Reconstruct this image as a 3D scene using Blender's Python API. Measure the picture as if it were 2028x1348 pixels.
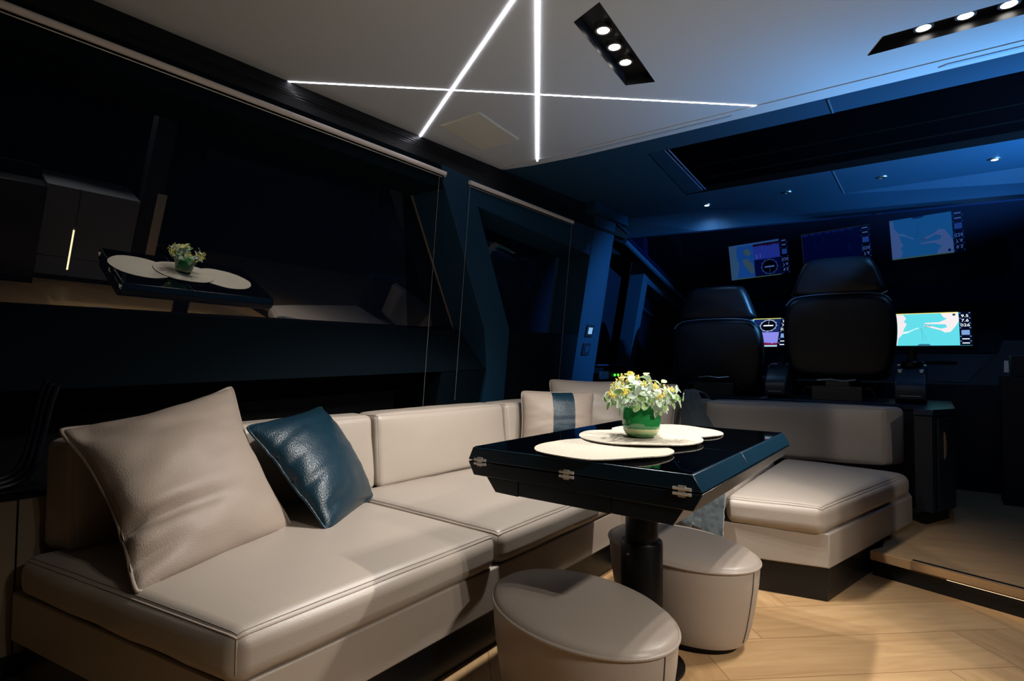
import bpy, bmesh, math, random
from mathutils import Vector, Matrix, noise
from mathutils.geometry import tessellate_polygon

for _o in list(bpy.data.objects):
    bpy.data.objects.remove(_o)
SC = bpy.context.scene
COL = SC.collection
random.seed(7)

# ------------------------------------------------------------------ camera
FPX, YAW, PITCH, ROLL = 1125.0, math.radians(36.4), math.atan(40 / 1125.0), math.atan(0.0094)
fw = Vector((-math.sin(YAW) * math.cos(PITCH), math.cos(YAW) * math.cos(PITCH), math.sin(PITCH)))
rt = Vector((math.cos(YAW), math.sin(YAW), 0))
up = rt.cross(fw)
r2 = rt * math.cos(ROLL) + up * math.sin(ROLL)
u2 = up * math.cos(ROLL) - rt * math.sin(ROLL)
cd = bpy.data.cameras.new('camera')
cd.sensor_width = 36.0
cd.lens = 36.0 * FPX / 2028.0
cd.clip_start = 0.02
cam = bpy.data.objects.new('camera', cd)
COL.objects.link(cam)
cam.matrix_world = Matrix(((r2.x, u2.x, -fw.x, 0), (r2.y, u2.y, -fw.y, 0), (r2.z, u2.z, -fw.z, 1.0), (0, 0, 0, 1)))
SC.camera = cam

# ------------------------------------------------------------------ world, exposure
SC.view_settings.view_transform = 'Standard'
SC.view_settings.look = 'None'
SC.view_settings.exposure = 0.0
SC.view_settings.gamma = 1.0
SC.view_settings.use_curve_mapping = False
w = bpy.data.worlds.new('night')
SC.world = w
w.use_nodes = True
w.node_tree.nodes['Background'].inputs[0].default_value = (0.003, 0.006, 0.012, 1)
w.node_tree.nodes['Background'].inputs[1].default_value = 0.6
SC.cycles.max_bounces = 6
SC.cycles.diffuse_bounces = 4
SC.cycles.glossy_bounces = 4
SC.cycles.sample_clamp_indirect = 4.0
SC.cycles.use_denoising = True


def lamp(kind, name, loc, target, energy, color, size=0.03, **kw):
    l = bpy.data.lights.new(name, kind)
    l.energy = energy
    l.color = color
    if kind == 'AREA':
        l.shape = 'RECTANGLE'
        l.size, l.size_y = size
    else:
        l.shadow_soft_size = size
    for k, v in kw.items():
        setattr(l, k, v)
    o = bpy.data.objects.new(name, l)
    COL.objects.link(o)
    o.location = loc
    o.rotation_euler = (Vector(target) - Vector(loc)).to_track_quat('-Z', 'Y').to_euler()
    return o


WARM = (1.0, 0.92, 0.82)
NEUT = (1.0, 0.965, 0.91)
BLUE = (0.12, 0.44, 1.0)
# recessed ceiling spots (their fittings are built further down)
SPOT_A = [(-0.962, 1.857), (-0.978, 1.983), (-0.992, 2.112)]
SPOT_B = [(-0.005, 2.52), (0.115, 2.515), (0.231, 2.519)]
for x, y in SPOT_A:
    lamp('SPOT', 'ceiling_spot_lamp', (x, y, 2.16), (x + 0.18, y - 0.12, 0.7), 9, NEUT, 0.02, spot_size=math.radians(50), spot_blend=0.9)
for x, y in SPOT_A:
    lamp('SPOT', 'ceiling_spot_lamp', (x, y, 2.165), (x - 0.25, y + 0.05, 0), 52, NEUT, 0.02, spot_size=math.radians(108), spot_blend=0.7)
for x, y in SPOT_B:
    lamp('SPOT', 'ceiling_spot_lamp', (x, y, 2.165), (-1.25, 1.85, .25), 56, WARM, 0.02, spot_size=math.radians(82), spot_blend=0.9)
# the same kind of recessed spots further aft in the saloon
for x, y, tx, ty in [(1.45, .9, -.65, 1.62), (1.5, 1.05, -.65, 1.62), (1.55, 1.2, -1.0, 2.9)]:
    lamp('SPOT', 'ceiling_spot_lamp', (x, y, 2.165), (tx, ty, .2), 78, WARM, 0.02, spot_size=math.radians(62), spot_blend=0.8)
# uplighter put in unseen aft to brighten the ceiling
lamp('SPOT', 'added_uplight_lamp', (.98, .8, .90), (-.7, 1.3, 2.2), 42, (1.0, .97, .92), 0.03, spot_size=math.radians(95), spot_blend=0.9)
# blue night lighting of the helm: unseen lamps in an added trough to starboard
for y, e in ((2.85, 28), (3.35, 210), (3.85, 330)):
    lamp('SPOT', 'unseen_helm_lamp', (1.2, y, 1.40), (-.2, y + .12, 2.2), e, BLUE, 0.015, spot_size=math.radians(100), spot_blend=0.7)
# two unseen spots added for the port pillars and the bulkhead the table mirrors
lamp('SPOT', 'unseen_helm_lamp', (.55, 4.0, 2.05), (-2.25, 4.55, 1.4), 640, BLUE, 0.012, spot_size=math.radians(36), spot_blend=0.8)
lamp('SPOT', 'unseen_helm_lamp', (.92, 4.5, 2.05), (.88, 5.1, 1.25), 60, BLUE, 0.012, spot_size=math.radians(34), spot_blend=0.8)


# ------------------------------------------------------------------ materials
def lin(h):
    h = h.lstrip('#')
    c = [int(h[i:i + 2], 16) / 255 for i in (0, 2, 4)]
    return tuple(v / 12.92 if v <= 0.04045 else ((v + 0.055) / 1.055) ** 2.4 for v in c) + (1,)


def mat(name, col, rough=0.5, metal=0.0, spec=0.5, bump=None, coat=0.0, sheen=0.0, emit=None, var=0.0):
    m = bpy.data.materials.new(name)
    m.use_nodes = True
    nt = m.node_tree
    b = nt.nodes['Principled BSDF']
    c = lin(col) if isinstance(col, str) else col
    b.inputs['Base Color'].default_value = c
    b.inputs['Roughness'].default_value = rough
    b.inputs['Metallic'].default_value = metal
    b.inputs['Specular IOR Level'].default_value = spec
    b.inputs['Coat Weight'].default_value = coat
    b.inputs['Sheen Weight'].default_value = sheen
    if emit:
        b.inputs['Emission Color'].default_value = lin(emit[0]) if isinstance(emit[0], str) else tuple(emit[0]) + (1,)
        b.inputs['Emission Strength'].default_value = emit[1]
    tc = nt.nodes.new('ShaderNodeTexCoord')
    if bump:
        kind, scale, strength = bump
        if kind == 'leather':
            t = nt.nodes.new('ShaderNodeTexVoronoi')
            t.inputs['Scale'].default_value = scale
            out = t.outputs['Distance']
        else:
            t = nt.nodes.new('ShaderNodeTexNoise')
            t.inputs['Scale'].default_value = scale
            t.inputs['Detail'].default_value = 4
            out = t.outputs['Fac']
        nt.links.new(tc.outputs['Object'], t.inputs['Vector'])
        bp = nt.nodes.new('ShaderNodeBump')
        bp.inputs['Strength'].default_value = strength
        bp.inputs['Distance'].default_value = 0.002
        nt.links.new(out, bp.inputs['Height'])
        nt.links.new(bp.outputs[0], b.inputs['Normal'])
    if var > 0:
        t = nt.nodes.new('ShaderNodeTexNoise')
        t.inputs['Scale'].default_value = 6
        t.inputs['Detail'].default_value = 3
        nt.links.new(tc.outputs['Object'], t.inputs['Vector'])
        r = nt.nodes.new('ShaderNodeMix')
        r.data_type = 'RGBA'
        r.inputs[6].default_value = tuple(v * (1 - var) for v in c[:3]) + (1,)
        r.inputs[7].default_value = tuple(min(1, v * (1 + var)) for v in c[:3]) + (1,)
        nt.links.new(t.outputs['Fac'], r.inputs[0])
        nt.links.new(r.outputs[2], b.inputs['Base Color'])
    return m


def glow(name, col, s):
    m = bpy.data.materials.new(name)
    m.use_nodes = True
    nt = m.node_tree
    nt.nodes.remove(nt.nodes['Principled BSDF'])
    e = nt.nodes.new('ShaderNodeEmission')
    e.inputs[0].default_value = lin(col)
    e.inputs[1].default_value = s
    nt.links.new(e.outputs[0], nt.nodes['Material Output'].inputs[0])
    return m


def wood(name, c1, c2, ox, oy, ang, width=0.135, n=5):
    """Oak planks laid in a herringbone pattern."""
    m = bpy.data.materials.new(name)
    m.use_nodes = True
    nt = m.node_tree
    b = nt.nodes['Principled BSDF']
    b.inputs['Roughness'].default_value = 0.42
    b.inputs['Specular IOR Level'].default_value = 0.35
    N = nt.nodes.new

    def M(op, a, bb=None, c=None):
        x = N('ShaderNodeMath')
        x.operation = op
        for i, v in enumerate((a, bb, c)):
            if v is None:
                continue
            if isinstance(v, (int, float)):
                x.inputs[i].default_value = v
            else:
                nt.links.new(v, x.inputs[i])
        return x.outputs[0]
    tc = N('ShaderNodeTexCoord')
    mp = N('ShaderNodeMapping')
    mp.vector_type = 'TEXTURE'
    mp.inputs['Location'].default_value = (ox, oy, 0)
    mp.inputs['Rotation'].default_value = (0, 0, math.radians(ang))
    mp.inputs['Scale'].default_value = (width, width, width)
    nt.links.new(tc.outputs['Object'], mp.inputs['Vector'])
    sx = N('ShaderNodeSeparateXYZ')
    nt.links.new(mp.outputs[0], sx.inputs[0])
    u, v = sx.outputs[0], sx.outputs[1]
    i, j = M('FLOOR', u), M('FLOOR', v)
    k = M('FLOORED_MODULO', M('SUBTRACT', i, j), 2 * n)
    hor = M('LESS_THAN', k, n - 0.5)
    # horizontal planks
    hs = M('SUBTRACT', i, k)
    hx, hy = M('SUBTRACT', u, hs), M('FRACT', v)
    # vertical planks
    vs = M('SUBTRACT', j, M('SUBTRACT', 2 * n - 1, k))
    vx, vy = M('SUBTRACT', v, vs), M('FRACT', u)

    def pick(a, c):
        return M('ADD', M('MULTIPLY', a, hor), M('MULTIPLY', c, M('SUBTRACT', 1, hor)))
    lx, ly = pick(hx, vx), pick(hy, vy)
    ida, idb = pick(hs, i), pick(j, M('ADD', vs, 37.3))
    cid = N('ShaderNodeCombineXYZ')
    nt.links.new(ida, cid.inputs[0])
    nt.links.new(idb, cid.inputs[1])
    nt.links.new(hor, cid.inputs[2])
    wn = N('ShaderNodeTexWhiteNoise')
    nt.links.new(cid.outputs[0], wn.inputs['Vector'])
    gv = N('ShaderNodeCombineXYZ')
    nt.links.new(M('ADD', M('MULTIPLY', lx, 0.35), M('MULTIPLY', wn.outputs['Value'], 40)), gv.inputs[0])
    nt.links.new(M('MULTIPLY', ly, 3.0), gv.inputs[1])
    nt.links.new(M('MULTIPLY', wn.outputs['Value'], 19), gv.inputs[2])
    gr = N('ShaderNodeTexNoise')
    gr.inputs['Scale'].default_value = 2.2
    gr.inputs['Detail'].default_value = 8
    gr.inputs['Roughness'].default_value = 0.62
    gr.inputs['Distortion'].default_value = 0.8
    nt.links.new(gv.outputs[0], gr.inputs['Vector'])
    mixf = M('ADD', M('MULTIPLY', M('SUBTRACT', gr.outputs['Fac'], 0.5), 1.5), M('ADD', 0.3, M('MULTIPLY', wn.outputs['Value'], 0.4)))
    mx = N('ShaderNodeMix')
    mx.data_type = 'RGBA'
    mx.clamp_factor = True
    mx.inputs[6].default_value = lin(c1)
    mx.inputs[7].default_value = lin(c2)
    nt.links.new(mixf, mx.inputs[0])
    # joints
    ed = M('MINIMUM', M('MINIMUM', ly, M('SUBTRACT', 1, ly)), M('MINIMUM', lx, M('SUBTRACT', n, lx)))
    gap = M('LESS_THAN', ed, 0.008)
    m2 = N('ShaderNodeMix')
    m2.data_type = 'RGBA'
    m2.inputs[7].default_value = tuple(q * 0.78 for q in lin(c1)[:3]) + (1,)
    nt.links.new(mx.outputs[2], m2.inputs[6])
    nt.links.new(gap, m2.inputs[0])
    nt.links.new(m2.outputs[2], b.inputs['Base Color'])
    bp = N('ShaderNodeBump')
    bp.inputs['Strength'].default_value = 0.15
    bp.inputs['Distance'].default_value = 0.002
    nt.links.new(gr.outputs['Fac'], bp.inputs['Height'])
    nt.links.new(bp.outputs[0], b.inputs['Normal'])
    return m


MT = {}
MT['leather'] = mat('taupe_leather', '#9E9388', 0.4, spec=0.5, bump=('leather', 420, 0.12), var=0.04)
MT['pipe'] = mat('taupe_piping', '#9C8D82', 0.5, bump=('leather', 500, 0.2))
MT['pillow'] = mat('beige_pillow_leather', '#94867A', 0.5, spec=0.35, bump=('leather', 260, 0.3), var=0.04)
MT['teal'] = mat('teal_leather', '#062634', 0.38, spec=0.5, bump=('leather', 200, 0.5), var=0.08)
MT['stool'] = mat('stool_leather', '#A1958B', 0.38, spec=0.45, bump=('leather', 420, 0.12))
MT['black'] = mat('black_lacquer', '#0A0C10', 0.28, spec=0.5)
MT['blackmat'] = mat('black_matt', '#040508', 0.6, spec=0.3)
MT['plinth'] = mat('black_plinth', '#070B10', 0.35, spec=0.4, bump=('noise', 30, 0.1))
MT['tabletop'] = mat('black_glass_top', '#010204', 0.03, spec=0.6)
MT['tablebody'] = mat('dark_blue_lacquer', '#081622', 0.3, spec=0.55)
MT['leaf'] = mat('lacquer_blue_light_tint', '#062334', 0.3, spec=0.5)  # blue light mirrored on the chamfer, put into the leaf's base colour
MT['metal'] = mat('brushed_steel', '#B4B1AD', 0.4, metal=1.0)
MT['stitch'] = mat('stitch_thread', '#7C7068', 0.7)
MT['metaldim'] = mat('seam_trim', '#4A5C6C', 0.5)
MT['darkmetal'] = mat('dark_bronze', '#16171A', 0.35, metal=0.7)
MT['ceil'] = mat('ceiling_panel', '#BBBDBC', 0.55, spec=0.3, bump=('noise', 3, 0.05))
MT['head'] = mat('dark_headliner', '#17384C', 0.6, spec=0.3, bump=('noise', 200, 0.1))
MT['wall'] = mat('dark_wall_leather', '#030D14', 0.8, spec=0.06, bump=('noise', 160, 0.08))
MT['pillar'] = mat('pillar_leather', '#0F3146', 0.6, spec=0.2, bump=('noise', 160, 0.08))
MT['rail'] = mat('blind_rail', '#D2C6BC', 0.5)
MT['cord'] = mat('blind_cord', '#8A8580', 0.6)
MT['cabwood'] = mat('taupe_veneer', '#6E6250', 0.5, spec=0.35, bump=('noise', 40, 0.1), var=0.06)
MT['side'] = mat('pale_lacquer', '#6C737D', 0.4)
MT['helm'] = mat('helm_black', '#0D1824', 0.5, spec=0.4, bump=('noise', 120, 0.05))
MT['helmleather'] = mat('helm_chair_leather', '#05070D', 0.42, spec=0.35, bump=('leather', 300, 0.2))
MT['grey'] = mat('grey_plate', '#33312F', 0.45, metal=0.3)
MT['white'] = mat('white_plastic', '#D8DCE0', 0.4)
MT['fur'] = mat('grey_fur', '#454D50', 0.95, spec=0.05, sheen=0.5, bump=('noise', 260, 1.0), var=0.5)
MT['led'] = glow('led_white', '#F4F3FF', 18.0)
MT['spot'] = glow('spot_glow', '#FFFAF2', 16.0)
MT['ledwarm'] = glow('led_warm', '#FFD9A8', 4.0)
MT['cabled'] = glow('cabinet_led', '#FFE2B0', 9.0)
MT['green'] = glow('green_led', '#52E838', 2.2)
MT['switchglow'] = glow('switch_glow', '#8FC4F5', 0.9)
MT['floor'] = wood('oak_floor', '#99764F', '#BE9D73', -0.505, 2.238, 42.0, 0.25, 4)
MT['deck'] = wood('oak_deck', '#8F7150', '#AD8A63', -0.24, 3.2, 20.0, 0.16, 6)


def mirror_glass(name, tint, rough, ior=2.6):
    m = bpy.data.materials.new(name)
    m.use_nodes = True
    nt = m.node_tree
    nt.nodes.remove(nt.nodes['Principled BSDF'])
    g = nt.nodes.new('ShaderNodeBsdfGlossy')
    g.inputs['Color'].default_value = lin(tint)
    g.inputs['Roughness'].default_value = rough
    d = nt.nodes.new('ShaderNodeBsdfDiffuse')
    d.inputs['Color'].default_value = (0.005, 0.009, 0.019, 1)
    mx = nt.nodes.new('ShaderNodeMixShader')
    lw = nt.nodes.new('ShaderNodeFresnel')
    lw.inputs[0].default_value = ior
    nt.links.new(lw.outputs[0], mx.inputs[0])
    nt.links.new(d.outputs[0], mx.inputs[1])
    nt.links.new(g.outputs[0], mx.inputs[2])
    nt.links.new(mx.outputs[0], nt.nodes['Material Output'].inputs[0])
    return m


MT['glass'] = mirror_glass('dark_window_glass', '#E6E6E6', 0.0)
MT['glass2'] = mirror_glass('dark_side_glass', '#C8D0E0', 0.0, 1.22)
MT['shield'] = mirror_glass('tinted_windshield', '#6A98F4', 0.02)


# table top with specks of dust
def specks(m):
    nt = m.node_tree
    b = nt.nodes['Principled BSDF']
    tc = nt.nodes.new('ShaderNodeTexCoord')
    v = nt.nodes.new('ShaderNodeTexVoronoi')
    v.inputs['Scale'].default_value = 45
    nt.links.new(tc.outputs['Object'], v.inputs['Vector'])
    a = nt.nodes.new('ShaderNodeMath')
    a.operation = 'LESS_THAN'
    a.inputs[1].default_value = 0.045
    nt.links.new(v.outputs['Distance'], a.inputs[0])
    s = nt.nodes.new('ShaderNodeSeparateColor')
    nt.links.new(v.outputs['Color'], s.inputs[0])
    g = nt.nodes.new('ShaderNodeMath')
    g.operation = 'GREATER_THAN'
    g.inputs[1].default_value = 0.7
    nt.links.new(s.outputs[0], g.inputs[0])
    mu = nt.nodes.new('ShaderNodeMath')
    mu.operation = 'MULTIPLY'
    nt.links.new(a.outputs[0], mu.inputs[0])
    nt.links.new(g.outputs[0], mu.inputs[1])
    mx = nt.nodes.new('ShaderNodeMix')
    mx.data_type = 'RGBA'
    mx.inputs[6].default_value = b.inputs['Base Color'].default_value[:]
    mx.inputs[7].default_value = (0.25, 0.25, 0.28, 1)
    nt.links.new(mu.outputs[0], mx.inputs[0])
    nt.links.new(mx.outputs[2], b.inputs['Base Color'])


specks(MT['tabletop'])


# ------------------------------------------------------------------ mesh helpers
class MB:
    def __init__(s):
        s.v, s.f = [], []

    def add(s, vs, fs):
        o = len(s.v)
        s.v += [tuple(p) for p in vs]
        s.f += [tuple(i + o for i in f) for f in fs]
        return s

    def box(s, a, b):
        (x0, y0, z0), (x1, y1, z1) = a, b
        return s.add([(x0, y0, z0), (x1, y0, z0), (x1, y1, z0), (x0, y1, z0), (x0, y0, z1), (x1, y0, z1), (x1, y1, z1), (x0, y1, z1)],
                     [(0, 3, 2, 1), (4, 5, 6, 7), (0, 1, 5, 4), (1, 2, 6, 5), (2, 3, 7, 6), (3, 0, 4, 7)])

    def loft(s, *rings, cap=True, closed=True):
        n = len(rings[0])
        vs = [p for r in rings for p in r]
        fs = []
        for k in range(len(rings) - 1):
            for i in range(n if closed else n - 1):
                a, b = k * n + i, k * n + (i + 1) % n
                fs.append((a, b, b + n, a + n))
        if cap:
            fs.append(tuple(reversed(range(n))))
            fs.append(tuple(range((len(rings) - 1) * n, len(rings) * n)))
        return s.add(vs, fs)

    def prism(s, poly, z0, z1):
        return s.loft([(x, y, z0) for x, y in poly], [(x, y, z1) for x, y in poly])

    def tube(s, path, r, n=8, closed=False, cap=True):
        path = [Vector(p) for p in path]
        m = len(path)
        rs = r if isinstance(r, (list, tuple)) else [r] * m
        rings = []
        ref = None
        for i, p in enumerate(path):
            a = path[(i - 1) % m] if (closed or i > 0) else p
            b = path[(i + 1) % m] if (closed or i < m - 1) else p
            t = (b - a).normalized()
            if ref is None:
                ref = t.orthogonal().normalized()
            ref = (ref - t * ref.dot(t)).normalized()
            q = t.cross(ref)
            rings.append([p + (ref * math.cos(2 * math.pi * k / n) + q * math.sin(2 * math.pi * k / n)) * rs[i] for k in range(n)])
        if closed:
            rings.append(rings[0])
            return s.loft(*rings, cap=False)
        return s.loft(*rings, cap=cap)

    def lathe(s, prof, c=(0, 0, 0), n=32, sx=1, sy=1, rot=0, cap=True):
        rings = []
        for r, z in prof:
            ring = []
            for k in range(n):
                a = 2 * math.pi * k / n
                x, y = r * sx * math.cos(a), r * sy * math.sin(a)
                ring.append((c[0] + x * math.cos(rot) - y * math.sin(rot), c[1] + x * math.sin(rot) + y * math.cos(rot), c[2] + z))
            rings.append(ring)
        return s.loft(*rings, cap=cap)

    def grid(s, fn, nu, nv):
        vs = [fn(i / nu, j / nv) for j in range(nv + 1) for i in range(nu + 1)]
        fs = [(j * (nu + 1) + i, j * (nu + 1) + i + 1, (j + 1) * (nu + 1) + i + 1, (j + 1) * (nu + 1) + i) for j in range(nv) for i in range(nu)]
        return s.add(vs, fs)

    def build(s, name, m, parent=None, smooth=35, bevel=0.0, seg=2, flip=True):
        me = bpy.data.meshes.new(name)
        me.from_pydata(s.v, [], s.f)
        bm = bmesh.new()
        bm.from_mesh(me)
        bmesh.ops.remove_doubles(bm, verts=bm.verts, dist=1e-6)
        if flip:
            bmesh.ops.recalc_face_normals(bm, faces=bm.faces)
        bm.to_mesh(me)
        bm.free()
        if smooth:
            me.polygons.foreach_set('use_smooth', [True] * len(me.polygons))
            me.set_sharp_from_angle(angle=math.radians(smooth))
        me.materials.append(MT[m] if isinstance(m, str) else m)
        o = bpy.data.objects.new(name, me)
        COL.objects.link(o)
        if parent:
            o.parent = parent
            o.matrix_parent_inverse = Matrix.Translation(-parent.location)
        if bevel:
            b = o.modifiers.new('bevel', 'BEVEL')
            b.width = bevel
            b.segments = seg
            b.limit_method = 'ANGLE'
            b.angle_limit = math.radians(35)
        return o


def empty(name, loc, label, cat, group=None):
    o = bpy.data.objects.new(name, None)
    COL.objects.link(o)
    o.location = loc
    o.empty_display_size = 0.05
    return tag(o, label, cat, group)


def tag(o, label, cat, group=None):
    o['label'] = label
    o['category'] = cat
    if group:
        o['group'] = group
    return o


def struct(o):
    o['kind'] = 'structure'
    return o


def L3(a, b, t):
    return Vector(a) * (1 - t) + Vector(b) * t


def chaikin(p, it=2, closed=True):
    for _ in range(it):
        q = []
        n = len(p)
        for i in range(n if closed else n - 1):
            a, b = p[i], p[(i + 1) % n]
            q.append(tuple(x * .75 + y * .25 for x, y in zip(a, b)))
            q.append(tuple(x * .25 + y * .75 for x, y in zip(a, b)))
        if not closed:
            q = [p[0]] + q + [p[-1]]
        p = q
    return p


def cushion(name, B4, T4, r, m, parent, puff=(0.008, 0.008, 0.02), nseg=12, wr=0.002, seed=0.0, pipe=None, pr=0.0028, wfreq=7):
    B4 = [Vector(p) for p in B4]
    T4 = [Vector(p) for p in T4]
    La = ((B4[1] - B4[0]).length + (B4[2] - B4[3]).length) / 2
    Lb = ((B4[3] - B4[0]).length + (B4[2] - B4[1]).length) / 2
    Lc = (T4[0] - B4[0]).length
    ea = (B4[1] - B4[0]).normalized()
    eb = (B4[3] - B4[0]).normalized()
    ec = (T4[0] - B4[0]).normalized()

    def co(L):
        h = L / 2
        k = [0, .25, .5, .75, 1]
        a = [-h + r * t for t in k]
        inner = [(-h + r) + (L - 2 * r) * i / nseg for i in range(1, nseg)]
        return a + inner + [-t for t in reversed(a)]

    def tri(a, b, c):
        u, v, t = a / La + .5, b / Lb + .5, c / Lc + .5
        lo = (B4[0] * (1 - u) + B4[1] * u) * (1 - v) + (B4[3] * (1 - u) + B4[2] * u) * v
        hi = (T4[0] * (1 - u) + T4[1] * u) * (1 - v) + (T4[3] * (1 - u) + T4[2] * u) * v
        return lo * (1 - t) + hi * t

    def pos(a, b, c):
        q = [max(-L / 2 + r, min(L / 2 - r, x)) for x, L in ((a, La), (b, Lb), (c, Lc))]
        d = Vector((a - q[0], b - q[1], c - q[2]))
        if d.length > 1e-9:
            d.normalize()
        p = [q[i] + d[i] * r for i in range(3)]
        P = tri(*p)
        na, nb, nc = 2 * a / La, 2 * b / Lb, 2 * c / Lc
        f = lambda x, y: max(0, (1 - x ** 4)) * max(0, (1 - y ** 4))
        P = P + ea * puff[0] * na * f(nb, nc) * abs(na) ** 3 + eb * puff[1] * nb * f(na, nc) * abs(nb) ** 3 + ec * puff[2] * nc * f(na, nb) * abs(nc) ** 3
        nn = ea * na ** 5 + eb * nb ** 5 + ec * nc ** 5
        P = P + nn * wr * (noise.noise(Vector((P.x * wfreq + seed, P.y * wfreq, P.z * wfreq))) + .5 * noise.noise(P * wfreq * 2.7))
        return P
    A, Bq, Cq = co(La), co(Lb), co(Lc)
    mb = MB()

    def face(X, Y, fn):
        vs = [fn(x, y) for y in Y for x in X]
        n = len(X)
        mb.add(vs, [(j * n + i, j * n + i + 1, (j + 1) * n + i + 1, (j + 1) * n + i) for j in range(len(Y) - 1) for i in range(n - 1)])
    for s in (-.5, .5):
        face(A, Bq, lambda a, b: pos(a, b, s * Lc))
        face(A, Cq, lambda a, c: pos(a, s * Lb, c))
        face(Bq, Cq, lambda b, c: pos(s * La, b, c))
    o = mb.build(name, m, parent, smooth=80)
    if pipe:
        pth = []
        z = Lc / 2
        for a in A:
            pth.append(pos(a, -Lb / 2, z))
        for b in Bq[1:]:
            pth.append(pos(La / 2, b, z))
        for a in reversed(A[:-1]):
            pth.append(pos(a, Lb / 2, z))
        for b in reversed(Bq[1:-1]):
            pth.append(pos(-La / 2, b, z))
        if puff[2] > .01:
            e1, e2 = La / 2 - .35 * r, Lb / 2 - .35 * r
            sp_ = [pos(max(-e1, min(e1, a)), -e2, z) for a in A] + [pos(e1, max(-e2, min(e2, b)), z) for b in Bq] + [pos(max(-e1, min(e1, a)), e2, z) for a in reversed(A)] + [pos(-e1, max(-e2, min(e2, b)), z) for b in reversed(Bq)]
            sp_ = [q for i, q in enumerate(sp_) if (q - sp_[i - 1]).length > 1e-5]
            MB().tube(sp_, .0011, 5, closed=True).build('stitching', MT['stitch'], o, smooth=80)
        P = MB()
        P.tube(pth, pr, 6, closed=True)
        for sa in ((-1, -1), (1, -1)):
            P.tube([pos(sa[0] * La / 2, sa[1] * Lb / 2, c) for c in Cq[2:]], pr * .7, 5)
        P.build('piping', pipe, o, smooth=80)
    return o


def pillow(name, BL, BR, TR, TL, thick, m, label, cat, loc=None, edge=0.03, wr=0.006, seed=0.0, pipe='pipe', pr=0.005, nrm=None, back=0.35, stripe=None, group=None, folds=()):
    BL, BR, TR, TL = map(Vector, (BL, BR, TR, TL))
    root = empty(name, (BL + BR) / 2, label, cat, group)
    N = nrm or (BR - BL).cross(TL - BL).normalized()
    C = (BL + BR + TR + TL) / 4
    n = 40

    def bl(u, v):
        return (BL * (1 - u) + BR * u) * (1 - v) + (TL * (1 - u) + TR * u) * v

    def surf(u, v, side, off=0.0):
        # edges curve inwards between the corners, corners rounded off
        uu, vv = 2 * u - 1, 2 * v - 1
        k = 1 - edge * 2 * (1 - vv * vv) * abs(uu) ** 3
        k2 = 1 - (edge * 2 if vv > 0 else 0.01) * (1 - uu * uu) * abs(vv) ** 3
        cr = 1 - 0.045 * (abs(uu) * abs(vv)) ** 10
        U, V = .5 + uu * k * cr / 2, .5 + vv * k2 * cr / 2
        p = bl(U, V)
        h = max(0.0, (1 - abs(uu) ** 2.2) * (1 - abs(vv) ** 2.2)) ** 0.55
        wv = noise.noise(Vector((U * 3 + seed, V * 9, seed))) + .6 * noise.noise(Vector((U * 7, V * 15 + seed, 2.1)))
        d = thick * h * ((1 - back) if side > 0 else back)
        d += wr * wv * min(1, 3 * h)
        for (fu, fv, du, dv, amp, wd) in folds:
            # a crease: a ridge line from (fu,fv) along (du,dv)
            ln = math.hypot(du, dv)
            s = ((U - fu) * du + (V - fv) * dv) / (ln * ln)
            e = abs((U - fu) * dv - (V - fv) * du) / ln
            if -0.02 < s < 1:
                d -= amp * (1 - s) ** 1.2 * (1 if fu == 0 else min(1, max(0, s / .2))) * math.exp(-(e / wd) ** 2) * ((.3 + .7 * min(1, 2 * h)) if side > 0 else 0)
        bend = noise.noise(Vector((u * 4 + seed, v * 4, 5.5))) * wr * 1.6 * max(abs(uu), abs(vv)) ** 4
        return p + N * (d * side + bend + off)
    mb = MB()
    mb.grid(lambda u, v: surf(u, v, 1), n, n)
    mb.grid(lambda u, v: surf(u, v, -1), n, n)
    mb.build('pillow_cover', m, root, smooth=80)
    pth = [surf(i / n, 0, 1) for i in range(n)] + [surf(1, i / n, 1) for i in range(n)] + [surf(1 - i / n, 1, 1) for i in range(n)] + [surf(0, 1 - i / n, 1) for i in range(n)]
    MB().tube(pth, pr, 6, closed=True).build('piping', pipe, root, smooth=80)
    if stripe:
        a, b = stripe
        s = MB()
        s.grid(lambda u, v: surf(a + (b - a) * u, v, 1, 0.003 * math.sin(math.pi * min(1, max(0, v))) ** .3 if 0 < v < 1 else 0.0), 14, n)
        so = s.build('stripe', 'teal', root, smooth=80)
        so['label'] = 'teal leather stripe'
    return root


# plane of the port side window glass
NX, NY, NZ = 0.971, -0.042, -0.233


def P(y, z, o):
    return Vector(((-2.68 + o - NY * y - NZ * (z - 1)) / NX, y, z))


def wallpiece(name, poly, o1, o0, m, bevel=0.0):
    return struct(MB().loft([P(y, z, o1) for y, z in poly], [P(y, z, o0) for y, z in poly]).build(name, m, bevel=bevel))


# ------------------------------------------------------------------ the setting
struct(MB().box((-2.9, -1.6, -0.05), (2.0, 3.75, 0)).build('floor', 'floor'))
# raised helm deck: wooden top with a nosing and a dark riser set back under it
E0, E1 = Vector((-0.245, 3.2, 0)), Vector((2.0, 2.42, 0))
ed = (E1 - E0).normalized()
en = Vector((-ed.y, ed.x, 0))
deckpoly = [(E0.x, E0.y), (E1.x, E1.y), (2.0, 5.3), (-2.7, 5.3), (-2.7, 4.3), (-0.2, 4.3), (-0.2, 3.3)]
struct(MB().prism(deckpoly, 0.078, 0.12).build('trim_1', 'deck', bevel=0.002))
q0, q1 = E0 + en * 0.03, E1 + en * 0.03
struct(MB().prism([(q0.x, q0.y), (q1.x, q1.y), (2.0, 5.3), (-2.7, 5.3), (-2.7, 4.3), (-0.2, 4.3), (-0.2, 3.3)], 0.0, 0.078).build('trim_2', 'plinth'))
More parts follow.
